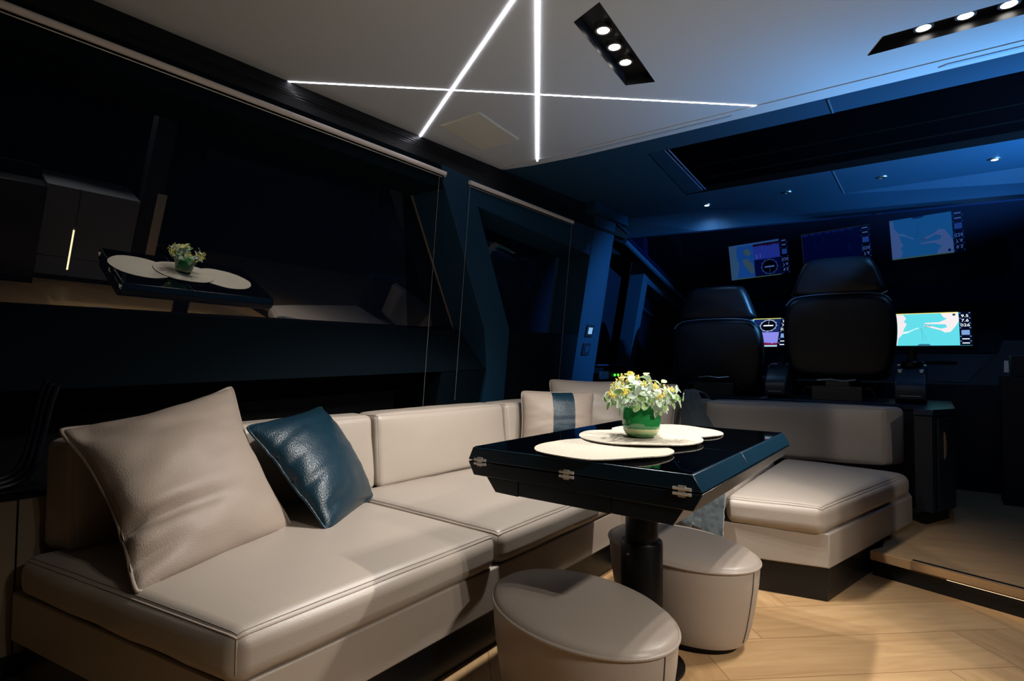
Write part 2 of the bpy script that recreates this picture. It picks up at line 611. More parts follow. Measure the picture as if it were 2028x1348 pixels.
# light strip let into the nosing
s0, s1 = E0 + ed * 0.17, E0 + ed * 2.0
t = empty('step_light', (s0.x, s0.y, 0), 'long slim metal strip let into the oak step edge with a light under it', 'step light')
MB().loft([s0 - en * .004 + Vector((0, 0, .085)), s0 - en * .004 + Vector((0, 0, .1195)), s0 + en * .01 + Vector((0, 0, .1195)), s0 + en * .01 + Vector((0, 0, .085))],
          [s1 - en * .004 + Vector((0, 0, .085)), s1 - en * .004 + Vector((0, 0, .1195)), s1 + en * .01 + Vector((0, 0, .1195)), s1 + en * .01 + Vector((0, 0, .085))]).build('strip', mat('step_strip', '#C4AE92', 0.2, metal=0.85), t)
g0, g1 = s0 + en * .012, s1 + en * .012
MB().loft([g0 + Vector((0, 0, .118)), g0 + Vector((0, 0, .1215)), g0 + en * .018 + Vector((0, 0, .1215)), g0 + en * .018 + Vector((0, 0, .118))],
          [g1 + Vector((0, 0, .118)), g1 + Vector((0, 0, .1215)), g1 + en * .018 + Vector((0, 0, .1215)), g1 + en * .018 + Vector((0, 0, .118))]).build('anti_slip_strip', 'blackmat', t)
g0, g1 = E0 + ed * .3 + en * .012, s1 + en * .012
MB().loft([g0 + Vector((0, 0, .074)), g0 + Vector((0, 0, .0775)), g0 + en * .01 + Vector((0, 0, .0775)), g0 + en * .01 + Vector((0, 0, .074))],
          [g1 + Vector((0, 0, .074)), g1 + Vector((0, 0, .0775)), g1 + en * .01 + Vector((0, 0, .0775)), g1 + en * .01 + Vector((0, 0, .074))]).build('light_strip', 'ledwarm', t)

# ceiling with two recesses for the spot panels
HA = [(-1.001, 1.709), (-0.875, 1.661), (-0.935, 2.283), (-1.05, 2.24)]
HB = [(-0.182, 2.563), (-0.125, 2.443), (0.45, 2.44), (0.45, 2.56)]
outer = [(-2.36, -1.6), (2.0, -1.6), (2.0, 2.856), (-1.6, 2.862), (-1.95, 2.835), (-2.166, 2.79), (-2.276, 0.647)]


def holed(poly, holes, z, flip):
    loops = [[Vector((x, y, 0)) for x, y in poly]] + [[Vector((x, y, 0)) for x, y in h] for h in holes]
    flat = [v for l in loops for v in l]
    tri = tessellate_polygon(loops)
    return [(v.x, v.y, z) for v in flat], [tuple(t) for t in tri]


cb = MB().add(*holed(outer, [HA, HB], 2.2, True))
cb.add([(x, y, 2.26) for x, y in outer], [tuple(range(len(outer)))])
n_ = len(outer)
for i in range(n_):
    a, b = outer[i], outer[(i + 1) % n_]
    cb.add([(a[0], a[1], 2.2), (b[0], b[1], 2.2), (b[0], b[1], 2.26), (a[0], a[1], 2.26)], [(0, 1, 2, 3)])
struct(cb.build('ceiling', 'ceil', smooth=0))
# strip along the forward edge of the ceiling
struct(MB().prism([(-2.1, 2.772), (2.0, 2.765), (2.0, 2.862), (-1.6, 2.868), (-1.95, 2.84), (-2.15, 2.8)], 2.1965, 2.1995).build('trim_3', 'ceil', smooth=0))
# helm headliner, with the skylight cut out
HL = [(-2.2, 2.80), (-1.95, 2.842), (-1.6, 2.868), (2.0, 2.862), (2.0, 4.56), (-0.5, 4.58), (-1.3, 4.5), (-2.1, 4.36)]
SKY = [(-1.3, 3.066), (1.2, 3.062), (1.2, 3.985), (-1.4, 3.985)]
hb = MB().add(*holed(HL, [SKY], 2.2, True))
hb.add([(x, y, 2.27) for x, y in HL], [tuple(range(len(HL)))])
struct(hb.build('ceiling.001', 'head', smooth=0))
# skylight: frame liner and dark glass
sk = MB()
for i in range(4):
    a, b = SKY[i], SKY[(i + 1) % 4]
    sk.add([(a[0], a[1], 2.2), (b[0], b[1], 2.2), (b[0], b[1], 2.27), (a[0], a[1], 2.27)], [(0, 1, 2, 3)])
struct(sk.build('trim_4', 'blackmat', smooth=0))
wroot = bpy.data.objects.new('window_5', None)
COL.objects.link(wroot)
wroot.location = (-0.1, 3.5, 2.24)
struct(wroot)
MB().box((-1.42, 3.04, 2.243), (1.22, 4.0, 2.253)).build('pane', mat('skylight_blind', '#030304', 0.9, spec=0.0), wroot)
MB().loft([(-1.295, 3.07, 2.202), (-1.215, 3.07, 2.202), (-1.275, 3.96, 2.202), (-1.395, 3.98, 2.202)], [(-1.295, 3.07, 2.225), (-1.215, 3.07, 2.225), (-1.275, 3.96, 2.225), (-1.395, 3.98, 2.225)]).build('side_panel', 'pillar', wroot)
for dx in (0.0, 0.022):
    MB().tube([(-1.205 + dx, 3.08, 2.206), (-1.27 + dx, 3.95, 2.206)], 0.005, 6).build('guide_rail', mat('rail_blue', '#A8B4D8', 0.25, metal=0.8), wroot)
for k in range(2):
    y = 3.55 + k * 0.25
    MB().box((-1.2, y, 2.236), (1.2, y + 0.002, 2.243)).build('blind_pleat', 'blackmat', wroot)
# seams of the headliner
for a, b in [((-0.36, 2.885), (-0.382, 3.06)), ((-0.475, 4.0), (-0.55, 4.56))]:
    struct(MB().box((a[0] - .003, a[1], 2.196), (a[0] + .003, b[1], 2.1995)).build('trim_5', 'metaldim'))
# brow above the windshield
BR = [(-2.1, 4.36), (-1.3, 4.5), (-0.5, 4.58), (2.0, 4.56)]
BRL = [(-2.05, 4.42, 1.985), (-1.3, 4.47, 1.995), (-0.5, 4.52, 2.0), (2.0, 4.74, 2.0)]
bb = MB()
for i in range(3):
    a, b = BR[i], BR[i + 1]
    c, d = BRL[i], BRL[i + 1]
    bb.add([(a[0], a[1], 2.2), (b[0], b[1], 2.2), d, c], [(0, 1, 2, 3)])
    bb.add([(a[0], a[1] + .06, 2.2), (b[0], b[1] + .06, 2.2), (d[0], d[1] + .03, d[2]), (c[0], c[1] + .03, c[2])], [(0, 1, 2, 3)])
    bb.add([c, d, (d[0], d[1] + .03, d[2]), (c[0], c[1] + .03, c[2])], [(0, 1, 2, 3)])
struct(bb.build('trim_6', 'head', smooth=0))


def shield_y(x, z):
    return 4.513 + 3.924 * (2 - z) + 0.118 * x


ws = MB()
ws.loft([(-2.02, shield_y(-2.02, 2.0), 2.0), (2.0, shield_y(2.0, 2.0), 2.0), (2.0, shield_y(2.0, 1.25), 1.25), (-2.02, shield_y(-2.02, 1.25), 1.25)],
        [(-2.02, shield_y(-2.02, 2.0) + .004, 2.012), (2.0, shield_y(2.0, 2.0) + .004, 2.012), (2.0, shield_y(2.0, 1.25) + .004, 1.262), (-2.02, shield_y(-2.02, 1.25) + .004, 1.262)])
struct(ws.build('window_4', 'shield', smooth=0))
# windshield side post
struct(MB().tube([(-2.0, shield_y(-2, 2.0) - .03, 1.985), (-2.0, shield_y(-2, 1.7) - .03, 1.685), (-2.0, shield_y(-2, 1.4) - .03, 1.385)], 0.022, 8).build('trim_7', 'pillar'))
# port side
struct(MB().loft([P(y, z, -.12) for y, z in [(-1.6, 0), (5.3, 0), (5.3, 1.0), (-1.6, 1.0)]], [P(y, z, -.2) for y, z in [(-1.6, 0), (5.3, 0), (5.3, 1.0), (-1.6, 1.0)]]).build('wall_left', 'blackmat'))
lp = [(-1.6, 0.83, .25), (2.55, 0.93, .25), (2.95, 0.945, .25), (2.93, 1.208, .04), (2.6, 1.197, .04), (0.5, 1.178, .04), (-1.6, 1.16, .04)]
struct(MB().loft([P(*q) for q in lp], [P(q[0], q[1], -.12) for q in lp]).build('trim_8', 'wall'))
wallpiece('trim_9', [(2.56, 0.3), (2.95, 0.3), (2.95, 0.943), (2.55, 0.928)], .245, -.12, 'wall')
wallpiece('trim_10', [(-1.6, 1.985), (0.43, 1.972), (1.7, 1.963), (2.29, 1.955), (2.25, 2.07), (-1.6, 2.1)], .25, -.02, 'wall')
wallpiece('trim_11', [(2.24, 2.07), (2.275, 1.98), (2.845, 1.205), (2.95, 0.93), (2.97, .3), (3.27, .3), (3.1, 1.205), (2.57, 1.922), (2.58, 2.05)], .262, -.02, 'pillar', 0.003)
wallpiece('trim_12', [(2.57, 1.922), (3.35, 1.868), (3.93, 1.83), (3.93, 2.04), (2.57, 2.05)], .25, -.02, 'pillar')
wallpiece('trim_13', [(3.08, 0.3), (4.07, 0.3), (4.03, 1.215), (3.1, 1.205)], .25, -.02, 'wall')
wallpiece('trim_14', [(3.86, 2.2), (4.175, 2.2), (4.187, 2.077), (4.363, 0.806), (4.43, 0.3), (4.08, 0.3), (4.026, 0.815), (3.875, 2.077)], .258, -.02, 'pillar', 0.003)
# frieze above the blinds, up to the ceiling edge, with narrow air slots
fr = MB()
fr.loft([P(-1.6, 2.05, .25), P(-1.6, 2.05, .0), Vector((-2.6, -1.6, 2.23)), Vector((-2.36, -1.6, 2.23))],
        [P(2.5, 2.03, .25), P(2.5, 2.03, .0), Vector((-2.45, 2.5, 2.23)), Vector((-2.18, 2.5, 2.23))],
        [P(4.4, 2.03, .27), P(4.4, 2.03, .0), Vector((-2.4, 4.4, 2.23)), Vector((-2.05, 4.4, 2.23))])
struct(fr.build('trim_15', 'blackmat', smooth=0))
# corner block where the frieze meets the helm headliner
struct(MB().box((-2.09, 3.75, 2.12), (-2.0, 4.32, 2.2)).build('trim_16', 'pillar', bevel=0.004))
sl = empty('air_slot', P(1.4, 2.13, .26), 'black air slots running along the top of the side wall by the ceiling edge', 'air vent')
for k in range(4):
    z = 2.13 + k * 0.014
    a, b = Vector((-2.30 + .05 * (0.9 - .65) - .004, 0.75 + .05 * k, z)), Vector((-2.19, 2.6, z))
    a.x, b.x = (P(.75, z, .25).x * (2.2 - z) + -2.271 * (z - 2.05)) / .15 + .004, (P(2.6, z, .25).x * (2.2 - z) + -2.178 * (z - 2.05)) / .15 + .004
    MB().tube([a, b], 0.0022, 5).build('slat', 'black', sl)
# header and beam of the side door / forward window
wallpiece('trim_17', [(4.18, 1.9), (4.9, 1.93), (4.9, 2.15), (4.15, 2.2)], .22, -.02, 'wall')
wallpiece('trim_18', [(4.35, .3), (5.4, .3), (5.4, .97), (4.33, .965)], .22, -.02, 'wall')
wallpiece('trim_19', [(4.868, 1.967), (4.858, 1.866), (5.0, .6), (5.1, .6), (4.974, 1.731), (4.95, 1.93)], .255, .12, 'pillar', 0.003)
wallpiece('trim_20', [(4.95, 1.925), (5.9, 1.67), (5.9, 1.53), (4.975, 1.729)], .25, .12, 'pillar', 0.003)
struct(MB().tube([P(4.2, 2.12, .27), P(4.9, 1.965, .265)], 0.006, 6).build('trim_21', 'pillar'))
struct(MB().tube([P(5.0, 1.576, .15), P(5.45, 1.468, .15)], 0.008, 6).build('trim_22', 'pillar'))
wallpiece('trim_23', [(5.0, .3), (7.0, .3), (7.0, 1.01), (5.0, 1.01)], .15, -.02, 'wall')


def pane(name, poly, o, frame=None, gl='glass2'):
    root = bpy.data.objects.new(name, None)
    COL.objects.link(root)
    root.location = P(poly[0][0], poly[0][1], o)
    struct(root)
    MB().loft([P(y, z, o) for y, z in poly], [P(y, z, o - .012) for y, z in poly]).build('pane', gl, root, smooth=0)
    if frame:
        for a, b in frame:
            MB().tube([P(a[0], a[1], o + .006), P(b[0], b[1], o + .006)], 0.009, 6).build('frame', mat('window_edge_trim', '#3E3026', 0.5), root)
    return root


pane('window_1', [(-1.6, 1.0), (2.93, 1.0), (2.25, 2.05), (-1.6, 2.05)], 0.0, [((2.84, 1.2), (2.28, 1.97))], 'glass')
pane('window_2', [(2.5, 1.0), (3.95, 1.0), (3.80, 2.05), (2.2, 2.05)], 0.0)
pane('window_3', [(4.2, .9), (5.2, .9), (5.0, 2.05), (4.1, 2.05)], 0.02)
pane('window_6', [(5.05, .95), (6.9, .95), (6.9, 1.6), (5.0, 2.0)], 0.1)
# bulkheads out of the frame and at the bow
struct(MB().box((-2.9, -1.66, 0), (2.0, -1.6, 2.3)).build('wall_back', 'wall'))
struct(MB().box((2.0, -1.6, 0), (2.06, 5.4, 2.3)).build('wall_right', 'wall'))
struct(MB().box((-2.7, 5.14, 0.12), (2.0, 5.2, 0.86)).build('wall_front', 'helm'))
struct(MB().box((0.62, 5.1, 0.12), (1.25, 5.2, 2.2)).build('wall_front.001', 'pillar'))

# ------------------------------------------------------------------ corner sofa
sofa = empty('corner_sofa', (-1.7, 2.0, 0), 'large taupe leather corner sofa with low backrests on a black plinth', 'sofa')
YE = lambda x: 0.655 + .142 * (x + 1.245)     # aft end line
MB().prism([(-2.24, YE(-2.24) + .03), (-1.255, YE(-1.255) + .04), (-1.252, 2.585), (-.614, 2.702), (-.362, 2.744), (-.14, 3.72), (-.2, 4.18), (-2.24, 4.18)], 0, 0.141).build('plinth', 'plinth', sofa, bevel=0.003)
MB().prism([(-2.25, YE(-2.25)), (-1.222, YE(-1.222)), (-1.222, 2.56), (-.732, 2.655), (-.352, 2.735), (-.092, 3.80), (-.15, 4.2), (-2.25, 4.2)], 0.141, 0.286).build('base', 'leather', sofa, bevel=0.006, seg=3)
zt, zb = 0.405, 0.283
FX = -1.21


def seat(B, seed, puff=0.022):
    cushion('seat_cushion', [(x, y, zb) for x, y in B], [(x, y, zt) for x, y in B], 0.042, 'leather', sofa, (0.006, 0.008, puff), 12, 0.0025, seed, 'pipe')


seat([(FX, YE(FX) - .01), (FX, 1.565), (-2.12, 1.60), (-2.2, YE(-2.2) - .01)], 1.0)
seat([(FX, 1.578), (FX, 2.63), (-2.05, 2.63), (-2.12, 1.61)], 5.0)
seat([(FX - .0, 2.64), (-.772, 2.63), (-.80, 3.9), (-2.02, 3.9)][::1], 9.0, 0.012)
seat([(-.752, 2.635), (-.368, 2.70), (-.098, 3.80), (-.765, 3.93)], 14.0)
zB, zT = 0.40, 0.742


def back(name, f0, f1, b0, b1, seed, lean=0.03, top=None):
    """front line f0-f1 at the seat, rear line b0-b1."""
    n = Vector((b0[0] - f0[0], b0[1] - f0[1], 0)).normalized() * lean
    T = zT if top is None else top
    cushion(name, [(f0[0], f0[1], zB), (f1[0], f1[1], zB), (b1[0], b1[1], zB), (b0[0], b0[1], zB)],
            [(f0[0] + n.x, f0[1] + n.y, T), (f1[0] + n.x, f1[1] + n.y, T), (b1[0], b1[1], T), (b0[0], b0[1], T)], 0.03, 'leather', sofa, (0.004, 0.014, 0.006), 12, 0.003, seed, 'pipe', 0.002)


back('backrest', (-2.085, .61), (-2.065, 1.76), (-2.25, .58), (-2.25, 1.76), 21)
back('backrest', (-2.06, 1.775), (-2.03, 2.72), (-2.25, 1.775), (-2.25, 2.72), 25)
back('backrest', (-2.025, 2.735), (-1.95, 3.70), (-2.25, 2.735), (-2.25, 3.85), 29)
back('backrest', (-1.93, 3.72), (-1.25, 3.86), (-2.0, 4.12), (-1.25, 4.12), 33)
back('backrest', (-1.24, 3.86), (-.225, 4.03), (-1.24, 4.14), (-.13, 4.17), 37)

# ------------------------------------------------------------------ pillows
pillow('throw_pillow', (-1.60, .60, .405), (-1.80, 1.17, .405), (-2.17, 1.13, .90), (-2.08, .555, .785), 0.20, 'pillow',
       'large beige leather pillow leaning at the near left end of the sofa', 'pillow', edge=0.08, wr=0.008, seed=3.3, pipe='pillow', pr=0.006, nrm=Vector((.78, -.22, .58)),
       folds=[(0.0, .30, .78, -.04, .075, .035), (0.0, .13, .38, .01, .05, .03), (0.03, .92, .4, -.22, .045, .05), (0.0, .58, .5, -.05, .02, .06)])
pillow('throw_pillow', (-1.635, 1.19, .41), (-1.952, 1.65, .41), (-2.27, 1.60, .785), (-1.955, 1.06, .76), 0.17, 'teal',
       'dark teal leather pillow leaning against the large beige one', 'pillow', edge=0.045, wr=0.006, seed=8.1, pipe='teal', pr=0.005, nrm=Vector((.7, .1, .7)),
       folds=[(0.0, .35, .45, .05, .012, .03), (0.0, .55, .4, .06, .012, .03), (0.0, .72, .4, .06, .012, .025), (0.05, .12, .5, .05, .02, .04)])
pillow('throw_pillow', (-1.965, 2.75, .44), (-1.66, 3.10, .44), (-1.70, 3.18, .815), (-2.01, 2.82, .82), 0.14, 'pillow',
       'small beige pillow with a teal stripe in the sofa corner', 'pillow', edge=0.03, wr=0.004, seed=1.7, pipe='pillow', pr=0.004, stripe=(.39, .68))
pillow('throw_pillow', (-2.0, 3.16, .44), (-1.56, 3.44, .44), (-1.62, 3.52, .87), (-2.08, 3.24, .88), 0.16, 'leather',
       'taupe pillow standing behind the striped pillow in the sofa corner', 'pillow', edge=0.03, wr=0.005, seed=4.9, pipe='pipe', pr=0.004)
pillow('throw_pillow', (-1.77, 3.50, .44), (-1.36, 3.60, .44), (-1.345, 3.70, .855), (-1.81, 3.60, .86), 0.16, 'leather',
       'taupe pillow behind the potted plant, leaning on the forward backrest', 'pillow', edge=0.03, wr=0.005, seed=6.2, pipe='pipe', pr=0.004)

# ------------------------------------------------------------------ throw blanket
bp_ = [((-1.45, -1.26), 4.2, .50), ((-1.45, -1.28), 4.19, .70), ((-1.42, -1.32), 4.10, .775), ((-1.40, -1.31), 3.95, .785), ((-1.38, -1.23), 3.83, .70), ((-1.36, -1.13), 3.78, .55), ((-1.32, -1.06), 3.70, .45), ((-1.2, -.92), 3.3, .435), ((-1.1, -.80), 2.9, .435),
       ((-1.03, -.74), 2.64, .43), ((-1.02, -.735), 2.595, .40), ((-1.015, -.735), 2.585, .33), ((-1.01, -.74), 2.58, .235)]
path = chaikin([(a[0], a[1], y, z) for a, y, z in bp_], 2, closed=False)


def fur(u, v):
    k = v * (len(path) - 1)
    i = min(int(k), len(path) - 2)
    f = k - i
    a = [path[i][q] * (1 - f) + path[i + 1][q] * f for q in range(4)]
    x = a[0] * (1 - u) + a[1] * u
    y, z = a[2], a[3]
    d = .009 * math.sin(u * 8 + 4 * noise.noise(Vector((u * 2, v * 4, 1)))) + .030 * noise.noise(Vector((u * 3.2, v * 7, 3)))
    if v > .9:
        z += (.035 * math.sin(u * 3.4 + .4) + .02 * noise.noise(Vector((u * 6, 0, 0)))) * (v - .9) * 10
    up_ = 1 - min(1, max(0, (v - .86) * 12))
    return Vector((x, y - abs(d) * (1 - up_) * 1.3 - .004, z + (abs(d) + .004) * up_))


fb = MB().grid(fur, 40, 120)
fo = fb.build('throw_blanket', 'fur', smooth=80)
so = fo.modifiers.new('thick', 'SOLIDIFY')
so.thickness = 0.014
so.offset = 1
tx = bpy.data.textures.new('fur_clumps', 'CLOUDS')
tx.noise_scale = 0.02
dm = fo.modifiers.new('clumps', 'DISPLACE')
dm.texture = tx
dm.strength = 0.012
tag(fo, 'grey plush throw blanket draped over the sofa back and hanging off the seat', 'blanket')

# ------------------------------------------------------------------ table
T = 0.74
tb = empty('dining_table', (-0.785, 1.825, 0), 'black glass-topped folding dining table on a thick round pedestal', 'table')
Y0, YM, Y1 = 1.325, 1.747, 2.335


def slab(name, sec, y0, y1, m, bevel=0.002):
    return MB().loft([(x, y0, z) for x, z in sec], [(x, y1, z) for x, z in sec]).build(name, m, tb, bevel=bevel)


up_sec = [(-1.12, .738), (-.45, .738), (-.427, .699), (-1.138, .699)]
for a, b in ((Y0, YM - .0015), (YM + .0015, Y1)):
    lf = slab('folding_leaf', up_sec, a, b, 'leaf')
    MB().box((-1.116, a + .004, .7375), (-.454, b - .004, T)).build('glass_top', 'tabletop', lf)
slab('lower_leaf', [(-1.138, .695), (-.427, .695), (-.449, .653), (-1.116, .655)], Y0, Y1, 'tablebody')
xs = [(-1.069, -1.036), (-.952, -.952), (-.66, -.66), (-.471, -.497)]
for k in range(3):
    (a, ab), (b, bb2) = xs[k], xs[k + 1]
    e = .0015
    slab('drawer_box', [(a + e, .654), (b - e, .654), (bb2 - e, .612), (ab + e, .614)], Y0 + .003, Y1 - .01, 'tablebody', 0.001)
hm = mat('hinge_steel', '#D6D3CE', 0.45, metal=0.55)
for x in (-1.09, -.79, -.475):
    h = MB()
    h.box((x - .009, Y0 - .0045, .6835), (x + .009, Y0 + .002, .7105))
    for dz in (-.006, .006):
        h.tube([(x - .022, Y0 - .002, .697 + dz), (x + .022, Y0 - .002, .697 + dz)], .0042, 8)
    ho = h.build('hinge', hm, tb)
    ho['label'] = 'small steel hinge'
pc = (-.788, 1.812)
MB().lathe([(.0, 0), (.14, 0), (.14, .008), (.12, .014), (.072, .016)], (pc[0], pc[1], 0), 40).build('base_plate', 'darkmetal', tb)
MB().lathe([(.069, .012), (.069, .398), (.066, .405), (.056, .405)], (pc[0], pc[1], 0), 40).build('pedestal_sleeve', 'darkmetal', tb)
MB().lathe([(.054, .39), (.054, .614)], (pc[0], pc[1], 0), 40).build('pedestal_column', 'darkmetal', tb)
MB().tube([(pc[0] - .018, pc[1] - .066, .372), (pc[0] - .0195, pc[1] - .0715, .372)], .004, 8).build('set_screw', 'metal', tb)

# placemats
pm = mat('woven_placemat', '#A39C8E', 0.85, bump=('leather', 260, 1.0), var=0.1)
spots_m = [((-.777, 1.508), .741, 'pale woven placemat nearest the table front, lying under the middle one'),
           ((-.8, 2.062), .741, 'pale woven placemat at the far end of the table behind the plant'),
           ((-.783, 1.784), .7485, 'pale woven placemat lying on top, under the potted plant')]
for i, ((x, y), z, lb) in enumerate(spots_m):
    n = 56
    rings = []
    for rr in (0, .07, .13, .175, .195, .201):
        ring = []
        for k in range(n):
            a = 2 * math.pi * k / n
            wv = .0035 * max(0, math.sin(3 * a + i * 2 + .6)) * (rr / .2) ** 4 + (.009 * max(0, math.cos(a + .55)) ** 6 * (rr / .2) ** 6 if i == 0 else 0)
            ring.append((x + rr * math.cos(a), y + rr * math.sin(a), z + wv))
        rings.append(ring)
    mb = MB()
    top = [[(p[0], p[1], p[2] + .003) for p in r] for r in rings]
    mb.loft(*(rings[1:] + list(reversed(top[1:]))), cap=True)
    tag(mb.build('placemat', pm, smooth=50), lb, 'placemat', 'round placemats on the table')

# ------------------------------------------------------------------ potted plant
px_, py_, pz_ = -.775, 1.778, .7525
pot_m = mat('green_glazed_pot', '#2A8445', 0.12, spec=0.6, coat=0.6)
nt = pot_m.node_tree
tcn = nt.nodes.new('ShaderNodeTexCoord')
sp = nt.nodes.new('ShaderNodeSeparateXYZ')
nt.links.new(tcn.outputs['Object'], sp.inputs[0])
nz = nt.nodes.new('ShaderNodeTexNoise')
nz.inputs['Scale'].default_value = 60
nt.links.new(tcn.outputs['Object'], nz.inputs['Vector'])
ad = nt.nodes.new('ShaderNodeMath')
ad.operation = 'MULTIPLY_ADD'
ad.inputs[1].default_value = 0.006
nt.links.new(nz.outputs['Fac'], ad.inputs[0])
nt.links.new(sp.outputs[2], ad.inputs[2])
rp = nt.nodes.new('ShaderNodeValToRGB')
mr = nt.nodes.new('ShaderNodeMapRange')
mr.inputs[1].default_value = pz_
mr.inputs[2].default_value = pz_ + .1
nt.links.new(ad.outputs[0], mr.inputs[0])
nt.links.new(mr.outputs[0], rp.inputs[0])
cr = rp.color_ramp
cr.elements[0].color = lin('#2F7A3C')
cr.elements[1].color = lin('#237A3E')
for p_, c_ in ((.14, '#3E8A48'), (.2, '#9FB87E'), (.32, '#C9C99A'), (.345, '#237A3E')):
    e_ = cr.elements.new(p_)
    e_.color = lin(c_)
nt.links.new(rp.outputs[0], nt.nodes['Principled BSDF'].inputs['Base Color'])
pl = empty('potted_plant', (px_, py_, pz_), 'bushy plant with pale round leaves and yellow blossoms in a glossy green pot', 'plant')
prof = [(.0, 0), (.032, 0), (.042, .003), (.052, .011), (.0595, .024), (.0625, .042), (.062, .062), (.0585, .085), (.0565, .097), (.0535, .097), (.053, .085), (.05, .08), (.0, .08)]
MB().lathe(prof, (px_, py_, pz_), 48).build('pot', pot_m, pl)
MT['leafa'] = mat('pale_leaf', '#BFD3C2', 0.5, spec=0.3, var=0.25)
MT['leafb'] = mat('green_leaf', '#8CAE6C', 0.5, spec=0.3, var=0.25)
MT['leafedge'] = mat('leaf_edge', '#DDE8D0', 0.5)
MT['bloom'] = mat('yellow_bloom', '#EBD765', 0.6, var=0.2)
MT['stem'] = mat('grey_green_stem', '#8FA386', 0.6)
cx, cy, cz = px_, py_, pz_ + .14
stems, la, lb_, le, bl_ = MB(), MB(), MB(), MB(), MB()
rnd = random.Random(11)


def leaf(mb, c, d, nrm, ln, wd):
    d = d.normalized()
    s = d.cross(nrm).normalized()
    nn = s.cross(d).normalized()
    n = 7
    vs, fs = [], []
    rows = []
    for i in range(n + 1):
        t_ = i / n
        wdt = wd * math.sin(math.pi * min(1, t_ * .93 + .05)) ** .65
        base = c + d * ln * t_ - nn * ln * .25 * t_ * t_
        rows.append((base - s * wdt + nn * .12 * wd, base, base + s * wdt + nn * .12 * wd))
    for r in rows:
        vs += [tuple(q) for q in r]
    for i in range(n):
        for k in range(2):
            a = i * 3 + k
            fs.append((a, a + 1, a + 4, a + 3))
    mb.add(vs, fs)
    ctr = [r[0] for r in rows] + [r[2] for r in reversed(rows)]
    le.tube([q + nn * .0004 for q in ctr], .0006, 4, closed=True)


for k in range(40):
    a = rnd.uniform(0, 2 * math.pi)
    el = math.acos(rnd.uniform(-.12, 1.0))
    R_ = rnd.uniform(.8, 1.05)
    tip = Vector((cx + .125 * R_ * math.sin(el) * math.cos(a), cy + .125 * R_ * math.sin(el) * math.sin(a), cz - .02 + .082 * R_ * math.cos(el)))
    root_ = Vector((px_ + .03 * math.cos(a), py_ + .03 * math.sin(a), pz_ + .078))
    mid = (root_ + tip) / 2 + Vector((0, 0, .025))
    pts = [root_ * (1 - t_) ** 2 + mid * 2 * t_ * (1 - t_) + tip * t_ * t_ for t_ in [i / 6 for i in range(7)]]
    stems.tube(pts, .0012, 4)
    ax = (pts[-1] - pts[-2]).normalized()
    bloom = (k % 3 == 0)
    for j in range(5):
        f = 1 - j * .13
        q = pts[0] * (1 - f) + pts[-1] * f if f < .6 else pts[-1] * ((f - .5) * 2) + pts[3] * (1 - (f - .5) * 2)
        sd = ax.orthogonal().normalized()
        sd.rotate(Matrix.Rotation(j * 2.4 + k, 3, ax))
        dirn = (ax * .55 + sd).normalized()
        ln = rnd.uniform(.021, .033)
        leaf(la if rnd.random() < .6 else lb_, q, dirn, ax, ln, ln * .36)
    if bloom:
        for j in range(16):
            q = tip + Vector((rnd.gauss(0, .009), rnd.gauss(0, .009), rnd.gauss(.006, .006)))
            for s_ in range(5):
                v_ = Vector((rnd.gauss(0, 1), rnd.gauss(0, 1), rnd.gauss(0, 1))).normalized() * .006
                bl_.tube([q, q + v_], [.0018, .0008], 4)
stems.build('stems', 'stem', pl)
la.build('pale_foliage', 'leafa', pl, smooth=60, flip=False)
lb_.build('green_foliage', 'leafb', pl, smooth=60, flip=False)
le.build('leaf_margins', 'leafedge', pl, smooth=60)
bl_.build('blossoms', 'bloom', pl, smooth=60)

# ------------------------------------------------------------------ stools
SROT = math.atan2(.31, -.95) + math.pi


def stool(loc):
    x, y = loc
    r = empty('stool', (x, y, 0), '', 'stool', 'oval leather stools by the table')
    sx, sy = .305, .21
    prof = [(.80, .03), (.83, .027), (.865, .045), (.905, .09), (.95, .16), (.985, .23), (1.0, .29), (.995, .302)]
    MB().lathe(prof, (x, y, 0), 64, sx, sy, SROT).build('body', 'stool', r, smooth=60)
    top = [(1.0, .300), (.985, .309), (.95, .316), (.85, .325), (.65, .333), (.4, .338), (.15, .340), (.02, .340)]
    MB().lathe(top, (x, y, 0), 64, sx, sy, SROT).build('seat_pad', 'stool', r, smooth=60)
    ring = []
    low = []
    for k in range(64):
        a = 2 * math.pi * k / 64
        c_, s_ = math.cos(SROT), math.sin(SROT)
        for lst, f, z in ((ring, 1.003, .300), (low, .82, .030)):
            px, py = sx * f * math.cos(a), sy * f * math.sin(a)
            lst.append((x + px * c_ - py * s_, y + px * s_ + py * c_, z))
    MB().tube(ring, .0052, 8, closed=True).build('piping', 'stool', r, smooth=60)
    MB().tube(low, .003, 6, closed=True).build('hem', 'pipe', r, smooth=60)
    for k in (0, math.pi):
        pth = []
        for f, z in prof[2:]:
            px, py = sx * (f + .003) * math.cos(k), sy * (f + .003) * math.sin(k)
            pth.append((x + px * math.cos(SROT) - py * math.sin(SROT), y + px * math.sin(SROT) + py * math.cos(SROT), z))
        MB().tube(pth, .0015, 6).build('seam', 'grey', r, smooth=60)
    MB().lathe([(.74, 0), (.74, .03)], (x, y, 0), 48, sx, sy, SROT).build('base_plate', 'blackmat', r)
    return r


stool((-.813, 1.434))['label'] = 'oval taupe leather stool in the foreground, in front of the table pedestal'
stool((-.78, 2.143))['label'] = 'oval taupe leather stool behind the table pedestal'

